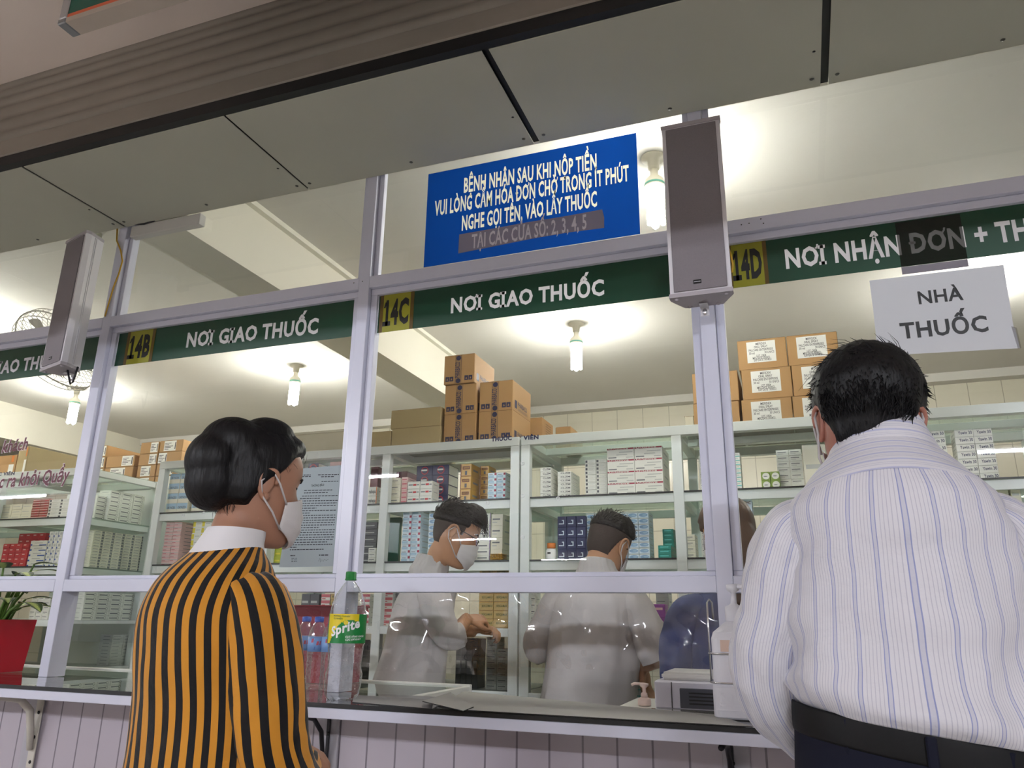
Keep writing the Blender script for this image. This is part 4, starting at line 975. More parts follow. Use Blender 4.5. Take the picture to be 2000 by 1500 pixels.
def place_all(limit=296):
    """the boxes that show largest become objects of their own, the smallest rest is one stuff object"""
    def size(sp):
        kind, w, h, d, loc, rot, *_ = sp; L = Vector(loc)-CAM; n = Vector((sin(rot), -cos(rot), 0))
        return w*h*abs(L.normalized().dot(n))/L.dot(_fw)**2
    med = sorted([x for x in SPEC if x[7] == 'medicine_box'], key=size, reverse=True)
    for sp in [x for x in SPEC if x[7] != 'medicine_box']+med[:limit]: place_now(sp)
    R = MB()
    for kind, w, h, d, loc, rot, *_ in med[limit:]:
        b = boxmesh(kind, w, h, d); T = Matrix.Translation(loc) @ Matrix.Rotation(rot, 4, 'Z'); o = len(R.v)
        R.v += [tuple(T @ Vector(p)) for p in b.v]; R.f += [[i+o for i in f] for f in b.f]; R.m += [R.mi(b.mats[i]) for i in b.m]; R.sm += b.sm; R.uv += b.uv
    if R.v:
        o = R.build('small_medicine_boxes'); o['kind'] = 'stuff'
        tag(o, 'mass of small medicine boxes filling the rest of the cabinet shelves', 'medicine boxes')
    print('boxes', NBOX[0], len(med)-limit)
def S(kind, desc, pl, pr, pb, pt, z, cols, rows, where, Y=1.405, d=0.10, side=None, name='medicine_box', cat='medicine box', skip=(), heights=None, jit=0.0012, seed=0):
    """a stack of boxes: its left, right, bottom and top edge in the photo give the box size at its depth"""
    rj = random.Random(int(pl*7+pt)+seed)
    mid = (pl+pr)/2
    if side is None:
        a0, a1 = at(pl, pb, Y=Y).x, at(pr, pb, Y=Y).x; top = at(mid, pt, Y=Y).z
    else:
        a0, a1 = at(pl, pb, X=side).y, at(pr, pb, X=side).y; top = at(mid, pt, X=side).z
    w = (a1-a0)/cols-0.0015; h = (top-z)/rows-0.0003
    g = None
    if cols*rows > 1: g = desc+' '+where
    for c in range(cols):
        hh = rows if heights is None else heights[c]
        for r in range(hh):
            if (c, r) in skip: continue
            jx, jy = rj.uniform(-jit, jit)*0.3, rj.uniform(0, jit*3)
            lab = ' '.join(x for x in (desc+(',' if cols*rows > 1 else ''), rowword(r, hh) if cols*rows > 1 else '', ('in '+colword(c, cols)) if cols > 1 else '', where) if x)
            if side is None: loc = (a0+c*(w+0.0015)+jx, Y+jy, z+0.0004+r*(h+0.0003)); rot = 0
            else: loc = (side-jy, a0+c*(w+0.0015)+jx, z+0.0004+r*(h+0.0003)); rot = pi/2
            place(kind, w, h, d, loc, rot, lab, name, cat, g)
U1, U2 = 'upper shelf', 'second shelf'
# ---- cabinet lettered THUOC (behind the pharmacist with glasses)
S('wine', 'wine red box', 722, 737, 952, 912, Z1, 1, 2, 'behind left cabinet post, upper shelf', Y=1.62, d=.12)
S('wine', 'dark wine box', 772, 794, 952, 921, Z1, 1, 2, 'right of left cabinet post, upper shelf', Y=1.72, d=.12)
S('nshepa', 'white box with orange end', 717, 735, 985, 951, Z1, 1, 2, 'beside the middle mullion, upper shelf')
S('grey', 'greyish white box', 760, 780, 981, 934, Z1, 1, 4, 'left end of upper shelf')
S('pink', 'pink medicine box', 782, 794, 980, 932, Z1, 1, 6, 'beside the greyish boxes, upper shelf', Y=1.41)
S('redwhite', 'white box with red print', 794.5, 843, 978, 940, Z1, 2, 3, 'before the navy boxes', d=.085)
S('ring', 'navy box with red ring', 811, 874, 977, 909, Z1, 2, 4, 'upper shelf', Y=1.50, d=.13)
S('gold', 'gold and brown box', 897, 919, 974, 906, Z1, 1, 3, 'centre of upper shelf', Y=1.43, d=.12)
S('gold', 'gold and brown box', 936, 954, 972, 910, Z1, 1, 4, 'behind the red tagged boxes', Y=1.52, d=.10)
S('redtag', 'pale box with red tag', 952, 987, 971, 923, Z1, 2, 5, 'right end of upper shelf', d=.09)
S('redtag', 'pale box with red tag', 782, 818, 1098, 995, Z2, 2, 9, 'on second shelf behind pharmacist', d=.14)
S('wave', 'pale blue box', 834, 851, 1092, 1000, Z2, 1, 8, 'behind the head of pharmacist with glasses', d=.10)
S('violet', 'white box with violet edge', 928, 957, 1091, 1002, Z2, 1, 8, 'right of the pharmacist with glasses', Y=1.44, d=.14)
S('grey', 'greyish white box', 958, 981, 1090, 1004, Z2, 1, 4, 'right end of second shelf', Y=1.43, d=.13)
S('lines', 'small white box', 871, 897, 1094, 1072, Z2, 2, 4, 'below the pharmacist\'s mask', d=.05, Y=1.412)
S('violet', 'white violet edged box', 900, 925, 1093, 1077, Z2, 1, 2, 'lying before the violet edged stack', Y=1.400, d=.035)
S('darkgrey', 'dark grey box', 705, 733, 1095, 1020, Z2, 1, 6, 'left of left cabinet post', Y=1.5, d=.1)
S('lines', 'small grey white box', 718, 733, 1096, 1070, Z2, 1, 3, 'at foot of the dark grey stack', Y=1.41, d=.06)
S('kraft', 'kraft yellow box', 934, 992, 1226, 1110, ZL, 2, 7, 'on the ledge beside the pharmacist\'s hand', Y=1.45, d=.12)
S('redrow', 'rose and white box', 702, 719, 1226, 1160, ZL, 1, 6, 'on the ledge behind the large bottle', Y=1.42, d=.1)
S('redrow', 'rose and white box', 743, 764, 1226, 1155, ZL, 1, 6, 'on the ledge right of the large bottle', Y=1.42, d=.1)
S('darkgrey', 'dark grey box', 770, 800, 1227, 1150, ZL, 1, 5, 'on the ledge behind the pharmacist\'s coat', Y=1.44, d=.1)
S('lines', 'small white box', 948, 991, 1345, 1245, ZB, 2, 9, 'behind lower glass door', Y=1.41, d=.1, heights=[9, 7])
S('darkgrey', 'tall dark pack', 888, 932, 1345, 1247, ZB, 4, 1, 'behind lower glass door', Y=1.43, d=.1)
S('darkgrey', 'dark grey box', 684, 700, 1335, 1250, ZB, 1, 4, 'behind lower glass door at left', Y=1.43, d=.1)
# ---- cabinet lettered VIEN (behind the pharmacist seen from behind)
S('clzm', 'white box with dark print', 1055, 1077, 965, 913, Z1, 1, 7, 'left end of upper shelf right cabinet', d=.16)
S('clzm', 'white box with dark print', 1089, 1116, 964, 921, Z1, 1, 7, 'second stack on upper shelf', d=.16, Y=1.42)
S('barcode', 'white box with barcode', 1143, 1187, 963, 897, Z1, 2, 10, 'left of the glove boxes', d=.12, Y=1.45)
S('glove', 'white glove box, red top', 1187, 1297, 961, 873, Z1, 2, 4, 'on upper shelf', d=.20, Y=1.405, name='glove_box', cat='glove box')
S('lines', 'white medicine box', 1368, 1386, 957, 890, Z1, 1, 7, 'left of the right mullion, upper shelf', Y=1.5, d=.1)
S('navyL', 'navy box with white print', 1089, 1145, 1089, 1008, Z2, 3, 4, 'on second shelf left', d=.12, Y=1.42)
S('wave', 'light blue box', 1146, 1270, 1089, 1001, Z2, 6, 8, 'behind bowed pharmacist', d=.12, Y=1.45)
S('teal', 'green medicine box', 1286, 1312, 1090, 1065, Z2, 1, 3, 'right of the light blue boxes', d=.1, Y=1.41)
S('teal', 'green medicine box', 1296, 1318, 1090, 1033, Z2, 1, 7, 'against the cabinet mid post', d=.1, Y=1.55)
S('grey', 'greyish box', 1341, 1360, 1090, 1044, Z2, 1, 4, 'right of the cabinet mid post', Y=1.42, d=.1)
S('lines', 'white medicine box', 1372, 1384, 1088, 995, Z2, 1, 9, 'beside the right mullion, second shelf', Y=1.5, d=.1)
S('purple', 'purple medicine box', 1269, 1301, 1227, 1180, ZL, 1, 2, 'on the ledge right of bowed pharmacist', d=.08, Y=1.41)
S('greylong', 'grey medicine box', 1283, 1309, 1226, 1152, ZL, 1, 5, 'behind the purple boxes', d=.1, Y=1.52)
S('purple', 'small purple box', 1314, 1327, 1227, 1207, ZL, 1, 1, 'right of the purple pair on ledge', d=.08, Y=1.41)
S('tealedge', 'white box with teal edge', 1233, 1262, 1345, 1250, ZB, 2, 9, 'beside the bowed pharmacist\'s hand', d=.1, Y=1.41)
S('lines', 'white medicine box', 1292, 1330, 1345, 1253, ZB, 1, 8, 'behind lower glass, above white machine', d=.1, Y=1.41)
S('lines', 'white medicine box', 1036, 1046, 1224, 1152, ZL, 1, 6, 'on the ledge left of bowed pharmacist', d=.08, Y=1.42)
# ---- right part, around the man in the striped shirt
S('tealedge', 'white box with teal edge', 1433, 1450, 953, 884, Z1, 1, 9, 'right of the right mullion, upper shelf', d=.1, Y=1.42)
S('lines', 'white medicine box', 1521, 1572, 948, 878, Z1, 2, 7, 'upper shelf left of the man\'s neck', d=.1, Y=1.5)
S('leaf', 'green and white leaf box', 1488, 1525, 950, 921, Z1, 2, 2, 'upper shelf above the man\'s shoulder', d=.1, Y=1.42)
S('cream', 'large cream box', 1573, 1620, 945, 868, Z1, 1, 1, 'left of the man\'s neck', d=.16, Y=1.46)
S('tph', 'light blue box with orange dot', 1447, 1477, 1085, 976, Z2, 1, 4, 'second shelf beside man\'s shoulder', d=.1, Y=1.41)
S('lines', 'white medicine box', 1434, 1447, 1085, 988, Z2, 1, 7, 'left of the light blue orange dot boxes', d=.1, Y=1.46)
S('yawin', 'white box with navy print', 1821, 1860, 938, 840, Z1, 1, 7, 'right of the man\'s ear', d=.1, Y=1.42)
S('yawin', 'white box with navy print', 1878, 1954, 934, 837, Z1, 2, 7, 'above the man\'s right shoulder', d=.1, Y=1.42)
S('cream', 'cream medicine box', 1962, 1986, 1050, 945, Z2, 1, 3, 'above the man\'s right shoulder edge', d=.1, Y=1.42)
S('cream', 'cream medicine box', 1990, 2010, 1048, 942, Z2, 1, 3, 'at the right edge of photo', d=.1, Y=1.42)
# ---- narrow cabinet behind the woman
S('okynzex', 'cream and light blue box', 322, 364, 1003, 925, Z1, 2, 4, 'upper shelf left of woman\'s bun', d=.1)
S('okynzex', 'cream and light blue box', 372, 412, 1001, 921, Z1, 2, 4, 'upper shelf behind woman\'s bun', d=.1)
S('pinkrow', 'pinkish medicine box', 312, 344, 1108, 1020, Z2, 2, 12, 'second shelf left of woman', d=.16)
S('yellowwhite', 'yellow and white box', 366, 402, 1105, 1018, Z2, 2, 7, 'second shelf by woman\'s neck', d=.1, Y=1.42)
S('yellowgreen', 'yellow green box', 533, 549, 1100, 1046, Z2, 1, 4, 'below the woman\'s mask', d=.1)
S('ring', 'navy box', 594, 614, 990, 905, Z1, 1, 4, 'above the typed notice', d=.1, Y=1.42)
S('pink', 'pink medicine box', 637, 660, 988, 902, Z1, 1, 4, 'top right above the typed notice', d=.1, Y=1.42)
S('redrow', 'rose and white box', 622, 640, 1228, 1160, ZL, 1, 5, 'on the ledge above the water bottles', d=.1)
S('kraft', 'kraft yellow box', 641, 655, 1228, 1160, ZL, 1, 5, 'on the ledge left of large bottle', d=.1)
S('darkgrey', 'dark grey box', 583, 618, 1229, 1160, ZL, 2, 2, 'on the ledge above the red basket', d=.1)
# ---- glass side of the far left cabinet, boxes facing the aisle
SX = -4.20
S('logo', 'white box with grey logo', 208, 277, 1018, 962, Z1, 3, 7, 'behind glass side, upper shelf', side=SX, d=.10)
S('logo', 'white box with grey logo', 184, 207, 1010, 968, Z1, 1, 6, 'left end behind glass side, upper shelf', side=SX-.03, d=.10)
S('barcode_r', 'cream box with grey end', 172, 273, 1112, 1040, Z2, 5, 13, 'behind glass side, second shelf', side=SX, d=.10)
S('logo', 'white box with grey logo', 158, 260, 1212, 1158, ZL, 4, 6, 'behind glass side, ledge', side=SX, d=.10)
S('greylong', 'grey medicine box', 205, 250, 1340, 1240, ZB, 2, 9, 'behind glass side, lowest shelf', side=SX, d=.10)
# ---- front of the far left cabinet
S('cream', 'cream medicine box', 0, 58, 1015, 985, Z1, 3, 3, 'upper shelf at far left', d=.12)
S('brick', 'brick red box', 58, 90, 1013, 975, Z1, 2, 8, 'upper shelf at far left', d=.12)
S('barcode', 'white box with dark end', 90, 133, 1011, 975, Z1, 2, 6, 'upper shelf by left mullion', d=.12)
S('redbox', 'red medicine box', -2, 48, 1108, 1062, Z2, 4, 5, 'second shelf at far left', d=.08)
S('redbox', 'red medicine box', 25, 78, 1107, 1042, Z2, 4, 6, 'behind front red boxes at far left', d=.08, Y=1.53)
S('whiteblue', 'white and blue box', 51, 83, 1106, 1056, Z2, 1, 5, 'second shelf beside red boxes', d=.09)
S('whiteblue_end', 'small white blue box', 85, 122, 1104, 1038, Z2, 4, 6, 'second shelf by left mullion', d=.09)
S('lines', 'white medicine box', 55, 92, 1207, 1165, ZL, 3, 5, 'on the ledge behind the potted plant', d=.08)
# bottle with orange cap
p = at(1077, 1089, Y=1.44)
t = thing('pill_bottle', 'white pill bottle with orange cap on second shelf left of navy boxes', 'bottle', (p.x, 1.44, Z2))
MB().lathe([(0.024, 0.0), (0.026, 0.004), (0.026, 0.045), (0.020, 0.055), (0.0, 0.056)], (0, 0, 0.0005), PAPER, 20).build('bottle_body', t, local=True)
MB().lathe([(0.019, 0.057), (0.021, 0.059), (0.021, 0.082), (0.0, 0.083)], (0, 0, 0.0005), ORG, 20).build('cap', t, local=True)
MB().box(-0.012, 0.004, -0.0268, -0.0262, 0.03, 0.038, BLACKV).build('label_print', t, local=True)
# gold blister strips, green folder, blue packet
b = MB(); p = at(958, 1091, Y=1.41)
for k in range(5):
    b.box(p.x, p.x+0.07, 1.40, 1.46, Z2+0.001+k*0.007, Z2+0.0045+k*0.007, GLD, 0.001)
    for i in range(5): b.ell((p.x+0.008+i*0.0135, 1.3995, Z2+0.003+k*0.007), (0.005, 0.003, 0.003), GLD, 8, 6)
o = b.build('blister_strip'); tag(o, 'gold blister strips piled at right end of second shelf', 'blister strips'); o['kind'] = 'stuff'
a, c_ = at(756, 1092, Y=1.55), at(782, 1010, Y=1.55)
o = MB().box(a.x, c_.x, 1.55, 1.575, Z2+0.0005, c_.z, mat('folder_green', '1f5a48', 0.25), 0.002).build('green_folder'); tag(o, 'dark green plastic folder standing left on second shelf', 'folder')

# ================================================================== CARTONS ON TOP OF THE CABINETS
TOPZ = 2.1005
NVC = mat('carton_navy', '262a4e', 0.6)
def carton(kind, w, h, d, m=CARD):
    b = MB().box(0, w, 0, d, 0, h, m, 0.003)
    b.box(0.004, w-0.004, -0.0006, -0.0002, h*0.995-0.0015, h*0.995-0.0005, CARDD)
    b.box(w/2-0.024, w/2+0.024, 0.003, d-0.003, h+0.0001, h+0.0006, mat('packing_tape', 'b59a6c', 0.25))
    e = -0.0006
    if kind == 'pharm':
        b.quad((w*.38, e, h*.02), (w*.57, e, h*.02), (w*.57, e, h*.98), (w*.38, e, h*.98), mat('carton_strip', '9c7a52', 0.7))
        for x in (w*.38, w*.57): b.quad((x-.0006, e*2, h*.02), (x+.0006, e*2, h*.02), (x+.0006, e*2, h*.98), (x-.0006, e*2, h*.98), NVC)
        b.text('PHARBACO', NVC, 0.030/CAPH*0.9, (w*.52, e*2, h*.2), ux=(0, 0, 1), uz=(-1, 0, 0), bold=0.02, width=h*.55)
        for cz in (.10, .88):
            n = 16; b.add([(w*.475+.014*cos(2*pi*i/n), e*2, h*cz+.014*sin(2*pi*i/n)) for i in range(n)], [tuple(range(n))], NVC)
        for u in (.06, .68):
            for k in (0, .135):
                b.quad((w*(u+k), e, h*.10), (w*(u+k+.12), e, h*.10), (w*(u+k+.12), e, h*.26), (w*(u+k), e, h*.26), NVC)
                b.quad((w*(u+k+.035), e*2, h*.14), (w*(u+k+.085), e*2, h*.14), (w*(u+k+.06), e*2, h*.22), (w*(u+k+.06), e*2, h*.22), CARD)
        x = w+.0006
        b.quad((x, d*.10, h*.12), (x, d*.22, h*.12), (x, d*.22, h*.38), (x, d*.10, h*.38), NVC)
        b.text('PHARBACO', NVC, 0.026/CAPH, (x, d*.27, h*.22), ux=(0, 1, 0), bold=0.02, width=d*.5)
        for k in range(3): b.quad((x, d*.27, h*(.10+.03*k)), (x, d*.8, h*(.10+.03*k)), (x, d*.8, h*(.108+.03*k)), (x, d*.27, h*(.108+.03*k)), NVC)
    if kind == 'label_l' or kind == 'label_r' or kind == 'label_b':
        u0, u1 = {'label_l': (.02, .38), 'label_r': (.56, .95), 'label_b': (.2, .72)}[kind]
        b.quad((u0*w, e, h*.08), (u1*w, e, h*.08), (u1*w, e, h*.94), (u0*w, e, h*.94), PAPER)
        for k in range(5): b.quad(((u0+.03)*w, e*2, h*(.2+.13*k)), ((u0+.03+(u1-u0)*(.35+.35*((k*7) % 3)/2))*w, e*2, h*(.2+.13*k)), ((u0+.03+(u1-u0)*(.35+.35*((k*7) % 3)/2))*w, e*2, h*(.25+.13*k)), ((u0+.03)*w, e*2, h*(.25+.13*k)), INK)
        b.quad(((u1-.05)*w, e*2, h*.2), ((u1-.015)*w, e*2, h*.2), ((u1-.015)*w, e*2, h*.8), ((u1-.05)*w, e*2, h*.8), INK)
    if kind == 'spray':
        b.quad((w*.19, e, h*.22), (w*.78, e, h*.22), (w*.78, e, h*.92), (w*.19, e, h*.92), PAPER)
        for s, u, v, k in (('MEFIDEX', .38, .80, .22), ('ORAL SPRAY', .34, .70, .28), ('PALCARE ENTERPRISES', .23, .60, .50), ('30 ml', .23, .50, .12), ('30 UN/CS', .55, .50, .2), ('LOT  OR04', .38, .40, .2), ('MFG DATE 20/04/21', .30, .33, .36), ('EXP DATE 19/04/23', .32, .26, .36)):
            b.text(s, INK, h*0.075/CAPH, (w*u, e*2, h*v), bold=0.01, width=w*k)
    if kind == 'lined':
        for k in range(5): b.quad((w+.0006, d*.3, h*(.4+.1*k)), (w+.0006, d*.8, h*(.4+.1*k)), (w+.0006, d*.8, h*(.43+.1*k)), (w+.0006, d*.3, h*(.43+.1*k)), CARDD)
    if kind == 'sidelabel':
        b.quad((w*.72, e, h*.05), (w*.93, e, h*.05), (w*.93, e, h*.5), (w*.72, e, h*.5), PAPER); b.quad((w*.80, e*2, h*.62), (w*.90, e*2, h*.62), (w*.90, e*2, h*.95), (w*.80, e*2, h*.95), ORG)
    return b.build('carton')
CM = {}
def K(kind, label, pl, pr, pb, pt, z, Y, d, group, m=CARD, rot=0.0, h=None, w=None):
    x0, x1 = at(pl, pb, Y=Y).x, at(pr, pb, Y=Y).x
    w = w or round(x1-x0-0.002, 3); h = h or round(at((pl+pr)/2, pt, Y=Y).z-at((pl+pr)/2, pb, Y=Y).z-0.0005, 3)
    k = (kind, w, h, d, m.name)
    if k in CM: o = CM[k].copy(); COL.objects.link(o); o.name = 'carton'
    else: o = carton(kind, w, h, d, m); CM[k] = o
    o.location = (x0, Y, z); o.rotation_euler = (0, 0, rot)
    tag(o, label, 'carton', group); return z+h+0.0008
g = 'brown cartons with navy print on the cabinet'
W, HH = 0.184, 0.166
z = K('pharm', 'brown carton with navy PHARBACO strip, bottom of left column on the cabinet', 866, 933, 858, 799, TOPZ, 1.42, .29, g, w=W, h=HH)
z2 = K('pharm', 'brown carton with navy PHARBACO strip, middle of left column on the cabinet', 868, 935, 801, 738, z, 1.425, .29, g, w=W, h=HH)
K('pharm', 'brown carton with navy strip and white side label, alone on top of the stack', 867, 934, 735, 675, z2, 1.415, .29, g, w=W-.003, h=HH)
z = K('pharm', 'brown carton with navy PHARBACO strip, bottom right on the cabinet', 934, 1004, 855, 795, TOPZ, 1.42, .29, g, w=W+.006, h=HH)
K('pharm', 'brown carton with navy PHARBACO strip, upper right on the cabinet', 936, 1005, 797, 733, z, 1.43, .29, g, w=W+.006, h=HH)
a = at(867, 735, Y=1.415)
g = 'olive cartons on the cabinet'
K('plain', 'plain olive carton, leftmost beside the middle mullion', 690, 763, 866, 832, TOPZ, 1.41, .30, g, CARD2)
z = K('plain', 'plain olive carton, lower one left of the navy printed cartons', 764, 860, 864, 826, TOPZ, 1.41, .30, g, CARD2)
K('plain', 'plain olive carton resting on the lower olive carton', 763, 861, 826, 789, z, 1.42, .30, g, CARD2)
K('plain', 'plain olive carton at the back, its top showing over the front one', 806, 862, 826, 772, TOPZ, 1.73, .22, g, CARD2, h=.30)
g = 'brown cartons at the right end of the navy printed stack'
z = K('lined', 'brown carton with printed lines behind the navy printed cartons', 1025, 1062, 843, 822, TOPZ, 1.74, .20, g, CARD)
K('lined', 'upper brown carton with printed lines behind the navy printed cartons', 1022, 1060, 822, 776, z, 1.74, .20, g, CARD)
K('lined', 'single brown carton at the right end of carton row', 1085, 1116, 842, 800, TOPZ, 1.68, .24, g, CARD)
g = 'brown cartons with white spray labels'
zb = TOPZ; wv = None
for r, rw in enumerate(['bottom', 'middle', 'top']):
    for c, (pl, pr) in enumerate([(1449, 1546), (1548, 1645)]):
        x0 = at(pl, 800, Y=1.56).x+(0.010 if r == 1 else 0.0)
        k = ('spray',)
        if k in CM: o = CM[k].copy(); COL.objects.link(o); o.name = 'carton'
        else: o = carton('spray', 0.230, 0.156, 0.34, CARD); CM[k] = o
        o.location = (x0+c*0.003, 1.56+0.01*r, TOPZ-0.0+r*0.1568); 
        tag(o, 'brown carton with white spray label, %s row %s, left of the man' % (rw, ('left', 'right')[c]), 'carton', g)
z = K('plain', 'plain brown carton behind the right mullion, lower', 1355, 1446, 815, 797, TOPZ, 1.56, .34, g+' left', CARD, h=.156)
K('plain', 'plain brown carton behind the right mullion, upper', 1355, 1446, 797, 750, z, 1.56, .34, g+' left', CARD, h=.156)
K('plain', 'pale cream carton behind the plain brown pair', 1338, 1356, 825, 785, TOPZ, 1.60, .2, None, mat('carton_cream', 'cfc8b4', 0.7))
# left part
g = 'brown cartons with white labels on the storage cabinet'
Yl = 2.14
for (c, pl, pr, kinds, zs0) in [(0, 165, 205, ['label_r', 'label_r', 'label_r', 'label_r'], 0), (1, 207, 262, ['label_b', 'label_b', 'label_r'], 0), (2, 270, 306, ['label_b', 'label_b', 'label_r', 'label_r'], 0), (3, 307, 352, ['label_b', 'label_b', 'label_l', 'label_b'], 0)]:
    zz = TOPZ+0.0005
    for r, kd in enumerate(kinds):
        zz = K(kd, 'brown carton with white label, %s in %s of the left carton pile' % (rowword(r, len(kinds)), ['leftmost column', 'second column', 'third column', 'rightmost column'][c]), pl, pr, 905, 880, zz, Yl+0.004*((r*3+c) % 3), .36, g, h=.088)
K('sidelabel', 'large tan carton with orange tag at far left on the cabinet', -18, 28, 921, 884, TOPZ, 1.40, .30, None, CARD)
K('sidelabel', 'tall olive carton with white label and dark side on far left cabinet', 29, 49, 920, 868, TOPZ, 1.40, .54, None, CARD2)
o = K('plain', 'long cream box with green sticker on cabinet left of the middle mullion', 500, 671, 884, 842, TOPZ, 1.45, .25, None, mat('carton_cream', 'cfc8b4', 0.7))
a, c_ = at(651, 874, Y=1.4494), at(661, 860, Y=1.4494)
K('plain', 'narrow brown carton between the cream box and olive cartons', 673, 686, 880, 838, TOPZ, 1.45, .25, None, CARD)
place_all()

# ================================================================== PEOPLE
def stripe_mat(name, base, stripes, period, axis=0, rough=0.75, bump=0.0, noise=0.05, sheen=0.15):
    """woven stripes along the cloth: (offset, width, colour) in metres of cloth, repeated every period"""
    m = bpy.data.materials.new(name); m.use_nodes = True; nt = m.node_tree; b = nt.nodes['Principled BSDF']
    b.inputs['Roughness'].default_value = rough; b.inputs['Sheen Weight'].default_value = sheen; b.inputs['Specular IOR Level'].default_value = 0.25
    uv = nt.nodes.new('ShaderNodeUVMap'); sp = nt.nodes.new('ShaderNodeSeparateXYZ'); nt.links.new(uv.outputs[0], sp.inputs[0])
    fm = nt.nodes.new('ShaderNodeMath'); fm.operation = 'FLOORED_MODULO'; fm.inputs[1].default_value = period; nt.links.new(sp.outputs[axis], fm.inputs[0])
    prev = None; col = (*hx(base), 1)
    for off, wd, c in stripes:
        a = nt.nodes.new('ShaderNodeMath'); a.operation = 'COMPARE'; a.inputs[1].default_value = off+wd/2; a.inputs[2].default_value = wd/2
        nt.links.new(fm.outputs[0], a.inputs[0])
        mx = nt.nodes.new('ShaderNodeMix'); mx.data_type = 'RGBA'; mx.inputs[6].default_value = col; mx.inputs[7].default_value = (*hx(c), 1)
        if prev: nt.links.new(prev, mx.inputs[6])
        nt.links.new(a.outputs[0], mx.inputs[0]); prev = mx.outputs[2]
    nt.links.new(prev, b.inputs['Base Color'])
    tc = nt.nodes.new('ShaderNodeTexCoord'); n2 = nt.nodes.new('ShaderNodeTexNoise'); n2.inputs['Scale'].default_value = 14; n2.inputs['Detail'].default_value = 5
    nt.links.new(tc.outputs['Object'], n2.inputs['Vector']); bp = nt.nodes.new('ShaderNodeBump'); bp.inputs['Strength'].default_value = bump; bp.inputs['Distance'].default_value = 0.02
    nt.links.new(n2.outputs['Fac'], bp.inputs['Height']); nt.links.new(bp.outputs['Normal'], b.inputs['Normal'])
    MATS[name] = m; return m
SKW = mat('skin_warm', 'a87a62', 0.5, noise=0.06, nscale=18); SKM = mat('skin_ruddy', 'a9705f', 0.5, noise=0.06, nscale=18); SKY = mat('skin_tan', 'b98a68', 0.5, noise=0.05, nscale=18)
HAIR = mat('hair_black', '09080b', 0.5, spec=0.3, noise=0.3, nscale=40, bump=0.5, bscale=55, stretch=(1, 1, 0.25))
HAIR2 = mat('hair_soft_black', '0d0c0d', 0.55, spec=0.3, noise=0.3, nscale=60, bump=0.4, bscale=120)
FADE = mat('hair_faded', '3d312b', 0.7, noise=0.2, nscale=120, bump=0.3, bscale=400)
HAIRB = mat('hair_brown', '4a3526', 0.5, noise=0.2, nscale=50, bump=0.3, bscale=60, stretch=(1, 1, 0.2))
MASK = mat('mask_white', 'd8d4d4', 0.7, bump=0.1, bscale=300); STRAP = mat('mask_strap', 'c4bfbf', 0.7)
EYE = mat('eye_dark', '14100e', 0.2); BROW = mat('brow', '1c1614', 0.7)
JACK = stripe_mat('jacket_stripes', 'c9892a', [(0.0, 0.0145, '0e0d10')], 0.029, 0, bump=0.35)
SLEEV = stripe_mat('sleeve_stripes', 'c9892a', [(0.0, 0.0150, '0e0d10')], 0.0325, 0, bump=0.3)
ST = [(0.0, 0.0012, '8f95bd'), (0.0052, 0.0012, '8f95bd'), (0.0012, 0.004, 'c3c2cd')]+[(0.011+0.0046*i, 0.0009, 'b9b7c2') for i in range(5)]
SHIRT = stripe_mat('shirt_stripes', 'd3d1d6', ST, 0.0335, 0, bump=0.5, rough=0.6)
YOKE = stripe_mat('yoke_stripes', 'd3d1d6', [(0.0, 0.003, 'b4b6cf'), (0.0075, 0.0012, 'c2c1cb'), (0.0105, 0.0012, 'c2c1cb')], 0.0155, 1, bump=0.2, rough=0.6)
COAT = mat('coat_white', 'bdb9b6', 0.7, noise=0.05, nscale=6, bump=0.4, bscale=14)
WHITEC = mat('cotton_white', 'e2e0e2', 0.7); NAVYT = mat('trousers_navy', '0f1120', 0.8, spec=0.2, noise=0.1, nscale=60); BELT = mat('belt_black', '050506', 0.6, spec=0.25)
SCRUB = mat('scrub_blue', '33406e', 0.75, noise=0.08, nscale=8, bump=0.4, bscale=16); SHOE = mat('shoe_black', '121214', 0.4)

def cr(P, sub):
    """Catmull-Rom through rows of numbers"""
    out = []; n = len(P)
    for i in range(n-1):
        p0, p1, p2, p3 = P[max(i-1, 0)], P[i], P[i+1], P[min(i+2, n-1)]
        for k in range(sub):
            t = k/sub
            out.append([0.5*(2*b+(c-a)*t+(2*a-5*b+4*c-d)*t*t+(3*b-a-3*c+d)*t**3) for a, b, c, d in zip(p0, p1, p2, p3)])
    out.append(list(P[-1])); return out
